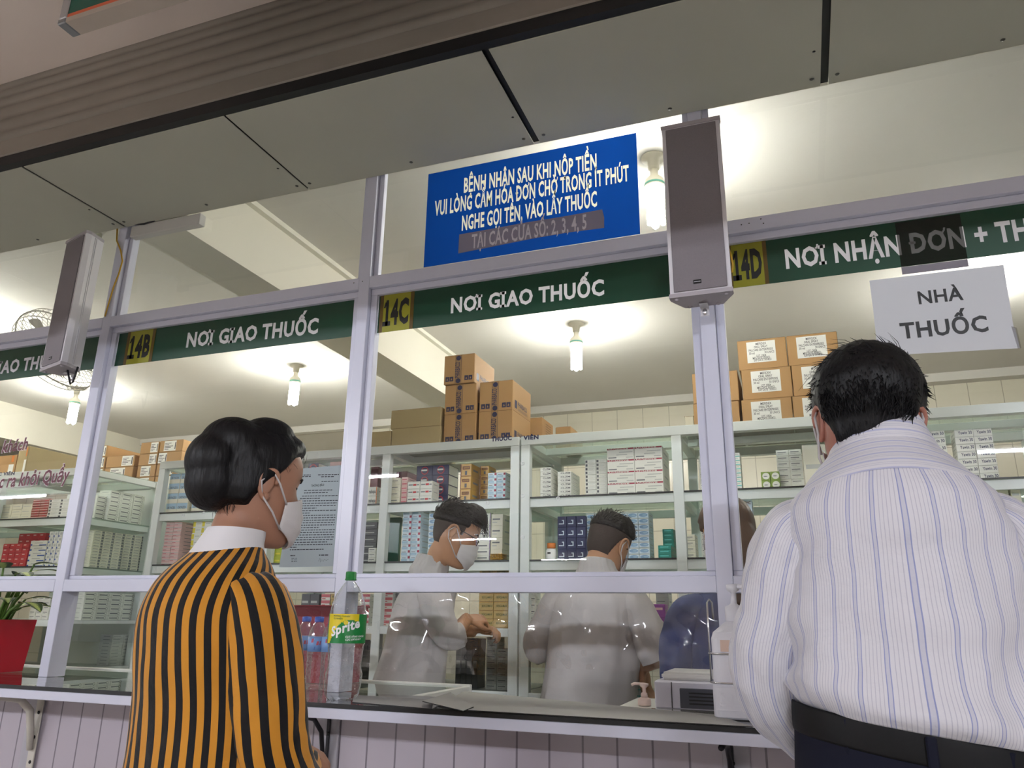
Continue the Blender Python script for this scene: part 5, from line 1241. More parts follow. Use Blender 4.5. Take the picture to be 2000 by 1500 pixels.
# head profile: height, half width, front, back (ear level is 0)
HT = [(-.122, .012, .062, -.03), (-.118, .026, .078, -.02), (-.108, .040, .087, -.005), (-.092, .050, .091, .02), (-.070, .059, .091, .05), (-.045, .066, .091, .072), (-.02, .071, .090, .085), (.01, .074, .089, .094), (.04, .076, .095, .098), (.07, .073, .091, .094), (.095, .062, .076, .08), (.112, .044, .052, .055), (.122, .020, .024, .025), (.1235, .004, .005, .005)]
HF = cr(HT, 6)
def hp(z):
    for a, b in zip(HF[:-1], HF[1:]):
        if a[0] <= z <= b[0]:
            t = (z-a[0])/max(1e-9, b[0]-a[0]); return [p+(q-p)*t for p, q in zip(a, b)]
    return HF[0] if z < HF[0][0] else HF[-1]
def hs(th, z, off=0.0, face=True):
    """point on the head: th=0 is the face, pi/2 the right ear"""
    _, w_, f, b = hp(z); c = cos(th); s = sin(th)
    x = (w_+off)*s; y = (f+off)*(abs(c)**0.85) if c >= 0 else -(b+off)*(abs(c)**0.95)
    if face and c > 0:
        y += 0.021*exp(-(x/0.0105)**2)*max(0, 1-abs(z+0.024)/0.034)**0.8
        y -= 0.007*exp(-((abs(x)-0.032)/0.013)**2-((z-0.012)/0.011)**2)
        y += 0.004*exp(-(x/0.022)**2-((z+0.066)/0.007)**2)
    return Vector((x, y, z))
def head_mb(b, m, T):
    nu = 56; zs = [p[0] for p in HF]; vs = []
    for z in zs: vs += [hs(2*pi*i/nu, z) for i in range(nu)]
    n = len(zs)
    b.add(vs, [(j*nu+(i+1) % nu, j*nu+i, (j+1)*nu+i, (j+1)*nu+(i+1) % nu) for j in range(n-1) for i in range(nu)]+[tuple(range(nu)), tuple(range((n-1)*nu+nu-1, (n-1)*nu-1, -1))], m, smooth=True, T=T)
def ear_mb(b, m, T, s, flare=0.35):
    """one ear: rim, inner bowl, lobe"""
    E = T @ Matrix.Translation((s*0.071, -0.006, 0.0)) @ Matrix.Rotation(-s*flare, 4, 'Z') @ Matrix.Rotation(radians(-10), 4, 'X')
    rim = [(s*.002, .016, .006), (s*.006, .014, .022), (s*.011, .004, .031), (s*.014, -.010, .030), (s*.015, -.019, .018), (s*.014, -.020, .002), (s*.011, -.014, -.014), (s*.007, -.005, -.025), (s*.004, .004, -.030), (s*.002, .009, -.022)]
    b.tube([p[:3] for p in cr(rim, 3)], [0.0045]*3+[0.0052]*22+[0.0058]*3 if False else 0.0052, m, 8, T=E)
    b.ell((s*.006, -.004, .004), (.006, .016, .026), m, 14, 8, T=E); b.ell((s*.004, .003, -.025), (.0055, .008, .010), m, 12, 8, T=E)
def remesh(b, name, voxel, parent, smooth=4, extra=None):
    o = b.build(name, None)
    md = o.modifiers.new('r', 'REMESH'); md.mode = 'VOXEL'; md.voxel_size = voxel; md.use_smooth_shade = True
    sm = o.modifiers.new('s', 'SMOOTH'); sm.iterations = smooth; sm.factor = 0.5
    dg = bpy.context.evaluated_depsgraph_get(); me = bpy.data.meshes.new_from_object(o.evaluated_get(dg))
    old = o.data; o.modifiers.clear(); o.data = me; me.name = name; bpy.data.meshes.remove(old)
    if not me.materials:
        for m in b.mats: me.materials.append(m)
    if extra is not None:
        bm = bmesh.new(); bm.from_mesh(me)
        vv = [bm.verts.new(p) for p in extra.v]
        for f in extra.f:
            try: fc = bm.faces.new([vv[i] for i in f]); fc.smooth = True
            except ValueError: pass
        bm.to_mesh(me); bm.free()
    if parent is not None: o.parent = parent
    return o
def hand_mb(b, m, wrist, d, nrm, s, curl=0.5, size=1.0):
    """palm, four bent fingers of different lengths and a thumb leaving the side of the palm"""
    d = Vector(d).normalized(); nrm = Vector(nrm); nrm = (nrm-d*nrm.dot(d)).normalized(); side = d.cross(nrm)*s
    Fm = Matrix((side, d, nrm)).transposed().to_4x4(); Fm.translation = Vector(wrist)
    k = size
    b.tube([(0, -0.01*k, 0), (0, 0.02*k, 0), (0, 0.05*k, 0), (0, 0.085*k, 0)], [0.024*k, 0.033*k, 0.038*k, 0.036*k], m, 14, T=Fm, flat=0.36)
    for x, L, r in ((-.029, .068, .0075), (-.010, .078, .0082), (.010, .074, .0080), (.028, .058, .0070)):
        p = Vector((x*k, 0.082*k, 0)); a = 0.15*curl; pts = [p-Vector((0, .015*k, 0)), p]
        for q, f in enumerate((.45, .32, .23)):
            a += curl*(0.55+0.15*q); p = p+Vector((x*0.12*k, cos(a), -sin(a))).normalized()*L*f*k; pts.append(p)
        b.tube(pts, [r*k, r*k*1.05, r*k, r*k*0.92, r*k*0.75], m, 8, T=Fm); b.ell(pts[-1], (r*k*.75, r*k*.75, r*k*.75), m, 8, 6, T=Fm)
    pts = [(-.022*k, .022*k, -.004*k), (-.042*k, .045*k, -.012*k), (-.050*k, .070*k, -.020*k), (-.046*k, .092*k, -.026*k)]
    b.tube(pts, [.014*k, .012*k, .010*k, .007*k], m, 8, T=Fm); b.ell(pts[-1], (.007*k, .007*k, .007*k), m, 8, 6, T=Fm)
def loft(b, rings, m, nu=72, sub=5, wr=(0.0, 10, 10), T=None, ref=0.5, seed=0.0, cap=True, matf=None, wf=None, sg=None):
    """closed cloth tube through oval rings (cx, cy, z, rx, ry, n, dz/dx, dz/dy); u runs in metres around from the back seam"""
    R = cr([list(r) for r in rings], sub); vs = []; uv = []; vv = 0.0; prev = None
    C = [pi*(3*(r[3]+r[4])-sqrt((3*r[3]+r[4])*(r[3]+3*r[4]))) for r in R]; CR = max(C)
    for j, r in enumerate(R):
        cx, cy, z, rx, ry, n, tx, ty = r
        if prev is not None: vv += sqrt((z-prev[2])**2+(rx-prev[3])**2+(cy-prev[1])**2)
        prev = r; cc = CR*ref+C[j]*(1-ref)
        for i in range(nu+1):
            a = 2*pi*i/nu - pi/2          # start at the back
            c, s = cos(a), sin(a); px = abs(c)**(2/n)*(1 if c >= 0 else -1); py = abs(s)**(2/n)*(1 if s >= 0 else -1)
            k = 1.0+(wr[0]/max(rx, .03))*(wf(z) if wf else 1)*(mnoise.noise(Vector((c*wr[1]*.25+seed, s*wr[1]*.25, z*wr[2])))+0.5*mnoise.noise(Vector((c*wr[1]*.6+seed, s*wr[1]*.6, z*wr[2]*2.3)))) if i < nu else None
            if i == nu: p = vs[j*(nu+1)]; vs.append(p)
            else: vs.append(Vector((cx+rx*px*k, cy+ry*py*k, z+tx*rx*px+ty*ry*py-(sg(z)*px*px if sg else 0))))
            uv.append(((i/nu-0.5)*cc if i > nu/2 else i/nu*cc, vv))
    N = len(R); fs = []; fu = {}; ms = []
    for j in range(N-1):
        for i in range(nu):
            k = len(fs); fs.append((j*(nu+1)+i, j*(nu+1)+i+1, (j+1)*(nu+1)+i+1, (j+1)*(nu+1)+i))
            q = [uv[a] for a in fs[-1]]
            if i == nu//2: q = [(x if x >= 0 else x+0, y) for x, y in q]
            u0 = i/nu; u1 = (i+1)/nu
            cj = CR*ref+C[j]*(1-ref); cj1 = CR*ref+C[j+1]*(1-ref)
            w0, w1 = (u0 if u0 < .5 else u0-1), (u1 if u1 <= .5 else u1-1)
            fu[(k, 0)] = (w0*cj, uv[j*(nu+1)][1]); fu[(k, 1)] = (w1*cj, uv[j*(nu+1)][1]); fu[(k, 2)] = (w1*cj1, uv[(j+1)*(nu+1)][1]); fu[(k, 3)] = (w0*cj1, uv[(j+1)*(nu+1)][1])
            ms.append(matf(j/sub) if matf else m)
    if cap:
        for row, rev in ((0, True), (N-1, False)):
            k = len(fs); f = [row*(nu+1)+i for i in range(nu)]; f = f[::-1] if rev else f; fs.append(tuple(f)); ms.append(matf(row/sub) if matf else m)
            for t in range(len(f)): fu[(k, t)] = (0, 0)
    b.add(vs, fs, ms, uvs=fu, smooth=True, T=T)
def sleeve(b, path, m, nu=40, sub=6, wr=(0.004, 8, 12), T=None, seed=0.0, cap=True, u0=0.0):
    """path rows: x, y, z, r across, r deep"""
    R = cr([list(p) for p in path], sub); vs = []; V = [Vector(r[:3]) for r in R]; N = len(R); up = None; uvv = 0; Cmax = 2*pi*max(r[3] for r in R); vl = []
    for j, r in enumerate(R):
        t = (V[min(j+1, N-1)]-V[max(j-1, 0)]).normalized()
        if up is None: up = Vector((0, 1, 0)) if abs(t.y) < .9 else Vector((0, 0, 1))
        a = t.cross(up).normalized(); up = a.cross(t).normalized()
        if j: uvv += (V[j]-V[j-1]).length
        vl.append(uvv)
        for i in range(nu):
            an = 2*pi*i/nu; k = 1+wr[0]/r[3]*(mnoise.noise(Vector((cos(an)*wr[1]*.25+seed, sin(an)*wr[1]*.25, uvv*wr[2])))+.5*mnoise.noise(Vector((cos(an)*wr[1]*.5+seed, sin(an)*wr[1]*.5, uvv*wr[2]*2.5))))
            vs.append(V[j]+a*r[3]*k*cos(an)+up*r[4]*k*sin(an))
    fs = []; fu = {}
    for j in range(N-1):
        for i in range(nu):
            k = len(fs); fs.append((j*nu+i, j*nu+(i+1) % nu, (j+1)*nu+(i+1) % nu, (j+1)*nu+i))
            for t, (ii, jj) in enumerate(((i, j), (i+1, j), (i+1, j+1), (i, j+1))): fu[(k, t)] = (ii/nu*Cmax+u0, vl[jj])
    if cap:
        for row, rev in ((0, True), (N-1, False)):
            k = len(fs); f = [row*nu+i for i in range(nu)]; f = f[::-1] if rev else f; fs.append(tuple(f))
            for t in range(nu): fu[(k, t)] = (0, 0)
    b.add(vs, fs, m, uvs=fu, smooth=True, T=T)
def face_mask(parent, H, seed=0.0, m=None):
    nu, nv = 34, 20; vs = []; m = m or MASK
    TM_ = radians(70)
    for lay in (0.0, -0.0022):
        for j in range(nv+1):
            for i in range(nu+1):
                f = i/nu*2-1; th = f*TM_; a = abs(f)
                zt = -0.004-0.026*a**1.2; zb = -0.120+0.036*a**1.5; v = j/nv; z = zb+(zt-zb)*v
                off = 0.010+0.010*(1-a**2)*sin(pi*min(1, v*1.05))+0.0018*sin(v*pi*7)*(1-a)+lay
                if a < .3: off += 0.010*(1-a/.3)*v
                p = hs(th, max(z, -.119), off, face=False); p.z = z; vs.append(p)
    n = nu+1; K_ = n*(nv+1)
    fs = [(j*n+i+1, j*n+i, (j+1)*n+i, (j+1)*n+i+1) for j in range(nv) for i in range(nu)]
    fs += [tuple(K_+x for x in reversed(f)) for f in fs]
    rim = [j for j in range(nu)]+[nu+n*j for j in range(nv)]+[n*nv+nu-j for j in range(nu)]+[n*nv-n*j for j in range(nv)]
    fs += [(rim[i], rim[(i+1) % len(rim)], K_+rim[(i+1) % len(rim)], K_+rim[i]) for i in range(len(rim))]
    o = MB().add([H @ v for v in vs], fs, m, smooth=True).build('face_mask', parent, local=True)
    for s in (-1, 1):
        a = hs(s*TM_, -.034, .012, False); c = hs(s*TM_, -.086, .012, False)
        e1 = Vector((s*.082, -.004, .030)); e2 = Vector((s*.084, -.026, .004)); e3 = Vector((s*.078, -.018, -.024))
        MB().tube([H @ a, H @ (a.lerp(e1, .6)+Vector((s*.008, 0, 0))), H @ e1, H @ e2, H @ e3, H @ (e3.lerp(c, .5)+Vector((s*.008, 0, 0))), H @ c], 0.0022, STRAP, 8, flat=1.0).build('ear_loop', o, local=True)
    return o
def hair_cap(b, m, H, line, off, seed=0.0, rough=0.004):
    nu, nv = 64, 44; vs = []
    for j in range(nv+1):
        z = -.115+(.1235+.115)*j/nv
        for i in range(nu):
            th = 2*pi*i/nu; t2 = th if th <= pi else 2*pi-th
            e = z-line(t2); k = min(1, max(0, (e+.004)/.012))
            o = off(t2, z)*k-0.010*(1-k)+rough*mnoise.noise(Vector((sin(th)*5+seed, cos(th)*5, z*30)))*k
            p = hs(th, z, o, False); 
            if z > .085: p.z = z+max(0, o)*min(1, (z-.085)/.03)
            vs.append(p)
    b.add(vs, [(j*nu+(i+1) % nu, j*nu+i, (j+1)*nu+i, (j+1)*nu+(i+1) % nu) for j in range(nv) for i in range(nu)]+[tuple(range(nu)), tuple(range(nv*nu+nu-1, nv*nu-1, -1))], m, smooth=True, T=H)
def strands(b, m, H, n, zone, L, seed, lift=0.25, r=0.0012, off=0.014, flow=(0, -0.3, -1)):
    rj = random.Random(seed); fl = Vector(flow)
    for _ in range(n):
        th, z = zone(rj); p = hs(th, z, off-.004, False)
        if z > .085: p.z += off*min(1, (z-.085)/.03)*.8
        nrm = Vector((p.x, p.y, p.z*0.9-.02)).normalized(); d = fl-nrm*fl.dot(nrm)
        d = (d.normalized() if d.length > .05 else Vector((rj.uniform(-1, 1), rj.uniform(-1, 1), 0)).normalized()) + Vector((rj.uniform(-.5, .5), rj.uniform(-.5, .5), rj.uniform(-.3, .3)))
        d.normalize(); l = L*rj.uniform(.6, 1.2); q = p+nrm*l*lift+d*l*.5; e = q+d*l*.55+nrm*l*lift*.1
        b.tube([p, q, e], [r, r*.9, r*.25], m, 4, cap=False, T=H)
def xf(loc, rz=0.0, rx=0.0, ry=0.0): return Matrix.Translation(loc) @ Matrix.Rotation(rz, 4, 'Z') @ Matrix.Rotation(ry, 4, 'Y') @ Matrix.Rotation(rx, 4, 'X')
def legs(t, b, sk, m, hip, hw=0.09, width=0.085, crotch=0.78, feet=True):
    """trousers and shoes of a standing person; skin legs join the body mesh"""
    cx, cy = hip
    for s in (-1, 1):
        b.tube([(cx+s*hw*.8, cy, crotch+.1), (cx+s*hw, cy+.01, .48), (cx+s*hw, cy-.01, .10)], [.07, .048, .036], sk, 12)
        b.ell((cx+s*hw, cy+.05, .055), (.036, .10, .032), sk, 14, 8)
    q = MB()
    loft(q, [(cx, cy, 1.02, .15, .11, 2.2, 0, 0), (cx, cy, .95, .165, .115, 2.2, 0, 0), (cx, cy, .86, .172, .118, 2.3, 0, 0), (cx, cy, crotch, .165, .11, 2.4, 0, 0)], m, 48, 4, (.003, 8, 8))
    for s in (-1, 1): sleeve(q, [(cx+s*hw*.85, cy, crotch+.09, width, width*1.15), (cx+s*hw*.95, cy, crotch-.06, width, width*1.1), (cx+s*hw, cy+.01, .48, width*.75, width*.85), (cx+s*hw, cy-.005, .25, width*.66, width*.75), (cx+s*hw, cy, .055, width*.68, width*.8)], m, 24, 4)
    q.build('trousers', t, local=True)
    for s in (-1, 1):
        MB().ell((cx+s*hw, cy+.055, .042), (.046, .135, .036), SHOE, 18, 10).box(cx+s*hw-.045, cx+s*hw+.045, cy-.075, cy+.18, 0.001, .018, SHOE, .008).build('shoe', t, local=True)
def eyes(parent, H):
    for s in (-1, 1):
        MB().ell((s*.031, .0725, .011), (.0125, .006, .0045), EYE, 12, 8, T=H).build('eye', parent, local=True)
        MB().tube([H @ Vector((s*.016, .0925, .030)), H @ Vector((s*.032, .0875, .034)), H @ Vector((s*.046, .078, .029))], [.0025, .003, .0015], BROW, 6).build('eyebrow', parent, local=True)

# ---------------------------------------------------------------- the woman in the striped jacket
ox, oy = -1.127, -0.866
t = thing('person', 'woman in black and orange striped jacket, black updo, white mask, at the counter', 'person', (ox, oy, 0), None, radians(-15))
H = xf((0.000, 0.054, 1.486), radians(-14), radians(-4))
b = MB(); head_mb(b, SKW, H)
b.tube([H @ Vector((0, -.015, -.03)), H @ Vector((0, -.03, -.09)), Vector((0.005, .0, 1.345)), Vector((0, 0, 1.27))], [.052, .050, .052, .07], SKW, 20)
b.tube([(0, 0, 1.29), (0, 0, 1.20), (0, 0, 1.05), (0, 0, .85)], [.09, .115, .115, .125], SKW, 24, flat=.7)
for s in (-1, 1):
    f = .0 if s > 0 else .07
    b.tube([(s*.09, 0, 1.245), (s*.140, f*.5, 1.215), (s*.158, .01+f, 1.10), (s*.160, .04+f, .955), (s*.06, .19+f*.3, .93)], [.040, .040, .034, .030, .024], SKW, 12)
    hand_mb(b, SKW, (s*.06, .19+f*.3, .93), (-s*.9, .3, .05), (0, -.3, 1), -s, .7)
legs(t, b, SKW, mat('trousers_black', '15151a', 0.8), (0, 0))
ex = MB(); ear_mb(ex, SKW, H, 1, .25); ear_mb(ex, SKW, H, -1, .25)
remesh(b, 'body', .006, t, 5, ex)
eyes(t, H); face_mask(t, H)
# hair: swept back cap, crown bump and low bun
line = lambda a: .088-.018*(a/1.1)**2 if a < 1.1 else (.070-.055*(a-1.1)/.45 if a < 1.55 else (.015-.06*(a-1.55)/.5 if a < 2.05 else -.048))
b = MB(); hair_cap(b, HAIR, H, line, lambda a, z: .012+.008*max(0, -cos(a)))
b.ell((0, .004, .124), (.058, .060, .040), HAIR, 24, 16, T=H); b.ell((0, -.070, .085), (.072, .070, .062), HAIR, 24, 16, T=H); b.ell((.0, -.098, .0), (.066, .056, .064), HAIR, 24, 16, T=H); b.ell((.0, -.108, .045), (.068, .055, .062), HAIR, 24, 16, T=H); b.ell((.0, .045, .10), (.060, .050, .034), HAIR, 24, 16, T=H)
ex = MB(); rj = random.Random(4)
strands(ex, HAIR, H, 40, lambda r: (r.uniform(-1.2, 1.2), r.uniform(.07, .11)), .022, 11, .15, .0005, .012, (0, -1, .2))
strands(ex, HAIR, H, 50, lambda r: (pi+r.uniform(-.7, .7), r.uniform(-.055, -.03)), .03, 12, .2, .0005, .010, (0, -.3, -1))
strands(ex, HAIR, H, 10, lambda r: (r.choice((-1, 1))*r.uniform(1.1, 1.4), r.uniform(.02, .06)), .02, 13, .1, .0004, .008, (0, -.4, -1))
remesh(b, 'hair', .004, t, 14, ex)
MB().tube([H @ Vector((.03, -.060, .118)), H @ Vector((.036, -.052, .121))], .0022, STEEL, 8).build('hairpin', t, local=True)
# jacket
b = MB()
loft(b, [(0, 0, .79, .170, .125, 2.3, 0, 0), (0, 0, .92, .168, .122, 2.3, 0, 0), (0, -.005, 1.04, .158, .120, 2.3, 0, 0), (0, -.014, 1.14, .156, .126, 2.2, 0, 0), (0, -.022, 1.22, .148, .126, 2.2, 0, .0), (0, -.020, 1.275, .134, .114, 2.1, 0, .03), (0, -.014, 1.312, .114, .096, 2.1, 0, .06), (.0, -.008, 1.338, .090, .078, 2.0, 0, .10), (.004, -.002, 1.356, .072, .068, 2.0, 0, .12)], JACK, 96, 7, (.0055, 8, 7), ref=.25, seed=2.0, wf=lambda z: max(0, min(1, (1.32-z)/.08)))
b.build('jacket', t, local=True)
for s in (-1, 1):
    F = 0 if s > 0 else .075
    q = MB(); sleeve(q, [(s*.078, -.006+F*.2, 1.268, .034, .054), (s*.114, -.006+F*.4, 1.252, .054, .072), (s*.142, -.002+F*.7, 1.19, .064, .074), (s*.152, .012+F, 1.10, .066, .074), (s*.158, .030+F, 1.00, .064, .072), (s*.156, .060+F, .945, .060, .066), (s*.128, .12+F*.7, .912, .052, .052), (s*.075, .18+F*.3, .925, .044, .042)], SLEEV, 48, 8, (.0065, 7, 10), seed=s*3.0)
    so = q.build('sleeve', t, local=True)
    MB().tube([(s*.190, .125+F, .900), (s*.195, .132+F, .905), (s*.191, .14+F, .900), (s*.183, .135+F, .895), (s*.190, .125+F, .900)], .003, mat('buckle_gold', 'c9b27a', .3, .9), 8).build('cuff_clasp', so, local=True)
b = MB(); loft(b, [(0, -.006, 1.335, .088, .078, 2.0, 0, .10), (.003, -.002, 1.356, .074, .070, 2.0, 0, .10), (.006, .006, 1.378, .066, .063, 2.0, 0, .0), (.008, .010, 1.392, .061, .059, 2.0, 0, -.05)], WHITEC, 48, 5, (0, 1, 1), cap=False)
b.build('blouse_collar', t, local=True)

# ---------------------------------------------------------------- the man in the striped shirt
SAG = lambda z: .040*max(0, min(1, (z-1.30)/.12))*max(0, min(1, (1.518-z)/.045))
ox, oy = 0.145, -0.790
t = thing('person', 'man seen from behind in white blue-striped shirt, black hair, mask loops behind his ears', 'person', (ox, oy, 0))
H = xf((-.016, .012, 1.545), radians(-4), radians(-16), radians(6))
b = MB(); head_mb(b, SKM, H)
b.tube([H @ Vector((0, -.010, -.02)), H @ Vector((0, -.020, -.09)), Vector((0, .012, 1.48)), Vector((0, .005, 1.40))], [.056, .052, .056, .085], SKM, 20)
b.tube([(0, 0, 1.42), (0, 0, 1.32), (0, 0, 1.15), (0, 0, .95)], [.10, .135, .135, .14], SKM, 24, flat=.75)
for s in (-1, 1):
    b.tube([(s*.11, 0, 1.37), (s*.150, 0, 1.335), (s*.180, .0, 1.22), (s*.192, .02, 1.12), (s*.13, .18, 1.03)], [.055, .050, .042, .036, .028], SKM, 12)
    hand_mb(b, SKM, (s*.13, .18, 1.03), (-s*.7, .7, -.05), (0, .2, 1), -s, .7, 1.08)
legs(t, b, SKM, NAVYT, (0, 0), .10, .10, .80)
ex = MB(); ear_mb(ex, SKM, H, 1, .75); ear_mb(ex, SKM, H, -1, .65)
remesh(b, 'body', .006, t, 5, ex)
eyes(t, H); face_mask(t, H)
line = lambda a: .075-.015*a if a < 1.1 else (.058-.045*(a-1.1)/.35 if a < 1.45 else (.013+.012*sin((a-1.45)/.45*pi) if a < 1.9 else (.012-.075*min(1, (a-1.9)/.5))))
b = MB(); hair_cap(b, HAIR, H, line, lambda a, z: .006+.016*min(1, max(0, (z-.012)/.06)) if a < 2.0 else .008+.014*min(1, max(0, (z+.035)/.08)), 3.0, .004)
ex = MB()
strands(ex, HAIR, H, 2200, lambda r: ((pi+r.uniform(-.95, .95), r.uniform(-.018, .06)) if r.random() < .45 else (r.uniform(1.0, 2*pi-1.0), r.uniform(.055, .12))), .018, 21, .0, .0009, .020, (0, -.5, -1))
strands(ex, HAIR, H, 500, lambda r: (r.uniform(0, 2*pi), r.uniform(.085, .122)), .026, 22, .03, .0009, .021, (-.6, .5, .1))
strands(ex, HAIR, H, 26, lambda r: (r.uniform(0, 2*pi), r.uniform(.10, .122)), .055, 23, .22, .0006, .020, (-.5, .2, .1))
strands(ex, HAIR, H, 500, lambda r: (pi+r.uniform(-.75, .75), r.uniform(-.055, -.03)), .012, 24, .05, .0007, .010, (0, -.2, -1))
remesh(b, 'hair', .0045, t, 3, ex)
b = MB()
loft(b, [(0, 0, 1.074, .170, .124, 2.4, -.14, 0), (0, 0, 1.078, .188, .138, 2.4, -.14, 0), (0, -.004, 1.098, .200, .150, 2.4, -.12, 0), (0, -.004, 1.14, .194, .146, 2.4, -.06, 0), (0, -.004, 1.21, .182, .138, 2.4, 0, 0), (0, -.008, 1.29, .174, .134, 2.4, 0, 0), (0, -.014, 1.355, .174, .130, 2.3, 0, 0), (0, -.018, 1.415, .168, .120, 2.2, 0, 0), (0, -.018, 1.450, .154, .108, 2.1, 0, 0)], SHIRT, 120, 12, (.013, 3.6, 9), ref=.7, seed=7.0, cap=False, wf=lambda z: 1+1.6*max(0, min(1, (1.25-z)/.12)), sg=SAG)
b.build('shirt', t, local=True)
b = MB()
loft(b, [(0, -.018, 1.448, .156, .110, 2.1, 0, .0), (0, -.016, 1.464, .145, .101, 2.1, 0, -.03), (0, -.010, 1.482, .122, .089, 2.0, 0, -.08), (0, -.004, 1.500, .092, .077, 2.0, 0, -.16), (0, .002, 1.514, .074, .069, 2.0, 0, -.20)], YOKE, 96, 6, (.001, 4, 8), cap=False, sg=SAG)
b.build('yoke', t, local=True)
b = MB()
loft(b, [(0, -.004, 1.484, .090, .082, 2.0, 0, -.24), (0, -.002, 1.512, .078, .075, 2.0, 0, -.28), (-.002, .004, 1.540, .070, .070, 2.0, 0, -.32), (-.002, .006, 1.545, .066, .066, 2.0, 0, -.32), (-.002, .006, 1.525, .064, .064, 2.0, 0, -.30)], YOKE, 64, 5, (.0005, 4, 4), cap=False)
b.build('collar', t, local=True)
for s in (-1, 1):
    q = MB(); sleeve(q, [(s*.110, -.014, 1.395, .036, .066), (s*.152, -.012, 1.365, .054, .078), (s*.178, -.008, 1.30, .062, .074), (s*.194, .0, 1.23, .060, .068), (s*.210, .008, 1.17, .060, .066), (s*.208, .03, 1.115, .058, .062), (s*.180, .09, 1.062, .052, .054), (s*.156, .15, 1.035, .046, .046), (s*.150, .165, 1.03, .044, .044)], SHIRT, 56, 9, (.009, 6, 11), seed=s*5.0+1)
    so = q.build('sleeve', t, local=True)
    q = MB(); sleeve(q, [(s*.158, .147, 1.036, .0475, .0475), (s*.146, .172, 1.028, .046, .046), (s*.132, .196, 1.022, .044, .044)], SHIRT, 40, 4, (.001, 6, 10)); q.build('cuff', so, local=True)
b = MB(); loft(b, [(0, 0, 1.035, .178, .131, 2.4, -.15, 0), (0, 0, 1.038, .181, .134, 2.4, -.15, 0), (0, 0, 1.074, .180, .133, 2.4, -.15, 0), (0, 0, 1.077, .176, .130, 2.4, -.15, 0)], BELT, 64, 3, (0, 1, 1), cap=False); b.build('belt', t, local=True)
b = MB(); loft(b, [(0, 0, .86, .190, .140, 2.4, -.10, 0), (0, 0, .95, .186, .138, 2.4, -.13, 0), (0, 0, 1.068, .176, .129, 2.4, -.15, 0)], NAVYT, 64, 4, (.002, 5, 8), cap=False); b.build('waistband', t, local=True)
for a in (-2.2, -1.57, -1.0):
    x, y = .184*cos(a), .1375*sin(a); MB().box(-.007, .007, -.003, .003, -.026, .024, NAVYT, .002, T=Matrix.Translation((x, y, 1.05-.15*x)) @ Matrix.Rotation(a+pi/2, 4, 'Z')).build('belt_loop', t, local=True)

# ---------------------------------------------------------------- pharmacists behind the glass
def coat(t, rings, arms, m, sm=None, seed=0.0):
    b = MB(); loft(b, rings, m, 90, 6, (.0085, 10, 3.2), seed=seed); b.build('coat', t, local=True)
    for k, pth in enumerate(arms):
        q = MB(); sleeve(q, pth, m, 36, 7, (.006, 6, 12), seed=seed+k*2); q.build('sleeve', t, local=True)
fade_line = lambda a: .07 if a < 1.15 else (.04 if a < 1.5 else .035+.005*cos(a))
low_line = lambda a: .06 if a < 1.2 else (.0 if a < 1.45 else (.018 if a < 1.85 else .018-.075*min(1, (a-1.85)/.5)))
# pharmacist with glasses, in profile, bent over the ledge
p = at(818, 1230, Y=.74)
t = thing('person', 'pharmacist in white coat with glasses and mask, in profile, hand near the ledge', 'person', (p.x, p.y, 0), None, radians(-52))
hl = Matrix.Rotation(radians(52), 4, 'Z') @ (at(888, 1046, Y=.74)-Vector((p.x, p.y, 0)))
H = xf(hl, radians(-14), radians(-20))
b = MB(); head_mb(b, SKY, H)
nk = H @ Vector((0, -.03, -.09))
b.tube([H @ Vector((0, -.015, -.02)), nk, Vector((nk.x*.7, nk.y*.7, 1.42)), Vector((nk.x*.3, .07, 1.34))], [.050, .048, .048, .06], SKY, 20)
b.tube([(0, .04, 1.33), (0, .02, 1.27), (0, .0, 1.1), (0, -.03, .92)], [.06, .085, .09, .10], SKY, 24, flat=.75)
wr_ = Matrix.Rotation(radians(52), 4, 'Z') @ (at(912, 1208, Y=.83)-Vector((p.x, p.y, 0)))
el = Vector((.162, .11, 1.158))
b.tube([(.09, .03, 1.32), (.13, .03, 1.29), (.158, .05, 1.20), el, wr_], [.046, .044, .038, .036, .026], SKY, 12)
hand_mb(b, SKY, wr_, (-.25, .9, .0), (.5, .1, 1), -1, 1.25, 0.98)
wl_ = Vector((-.05, .25, 1.17)); b.tube([(-.09, .03, 1.32), (-.13, .03, 1.29), (-.158, .07, 1.20), (-.155, .13, 1.175), wl_], [.046, .044, .038, .036, .026], SKY, 12)
hand_mb(b, SKY, wl_, (.5, .6, .1), (0, 0, 1), 1, 1.2, 0.98)
legs(t, b, SKY, NAVYT, (0, -.04), .09, .085)
ex = MB(); ear_mb(ex, SKY, H, 1, .3); ear_mb(ex, SKY, H, -1, .3); remesh(b, 'body', .006, t, 4, ex)
eyes(t, H); face_mask(t, H)
b = MB(); hair_cap(b, HAIR2, H, fade_line, lambda a, z: .016+.016*max(0, cos(a))*min(1, max(0, (z-.05)/.05)), 5.0, .005); ex = MB()
strands(ex, HAIR2, H, 500, lambda r: (r.uniform(0, 2*pi), r.uniform(.06, .12)), .03, 31, .2, .0011, .022, (0, .8, -.2)); remesh(b, 'hair', .005, t, 3, ex)
b = MB(); hair_cap(b, FADE, H, low_line, lambda a, z: .0035 if z < .05 else .006, 1.0, .0); b.build('shaved_side_hair', t, local=True)
g = MB()
for s in (-1, 1):
    g.tube([H @ (Vector((s*.036, .100, .006))+Vector((.022*cos(a*pi/8), 0, .016*sin(a*pi/8)))) for a in range(17)], .0016, BLACKV, 6, cap=False)
    g.tube([H @ Vector((s*.058, .099, .010)), H @ Vector((s*.078, .06, .016)), H @ Vector((s*.081, -.005, .026))], .0018, BLACKV, 6)
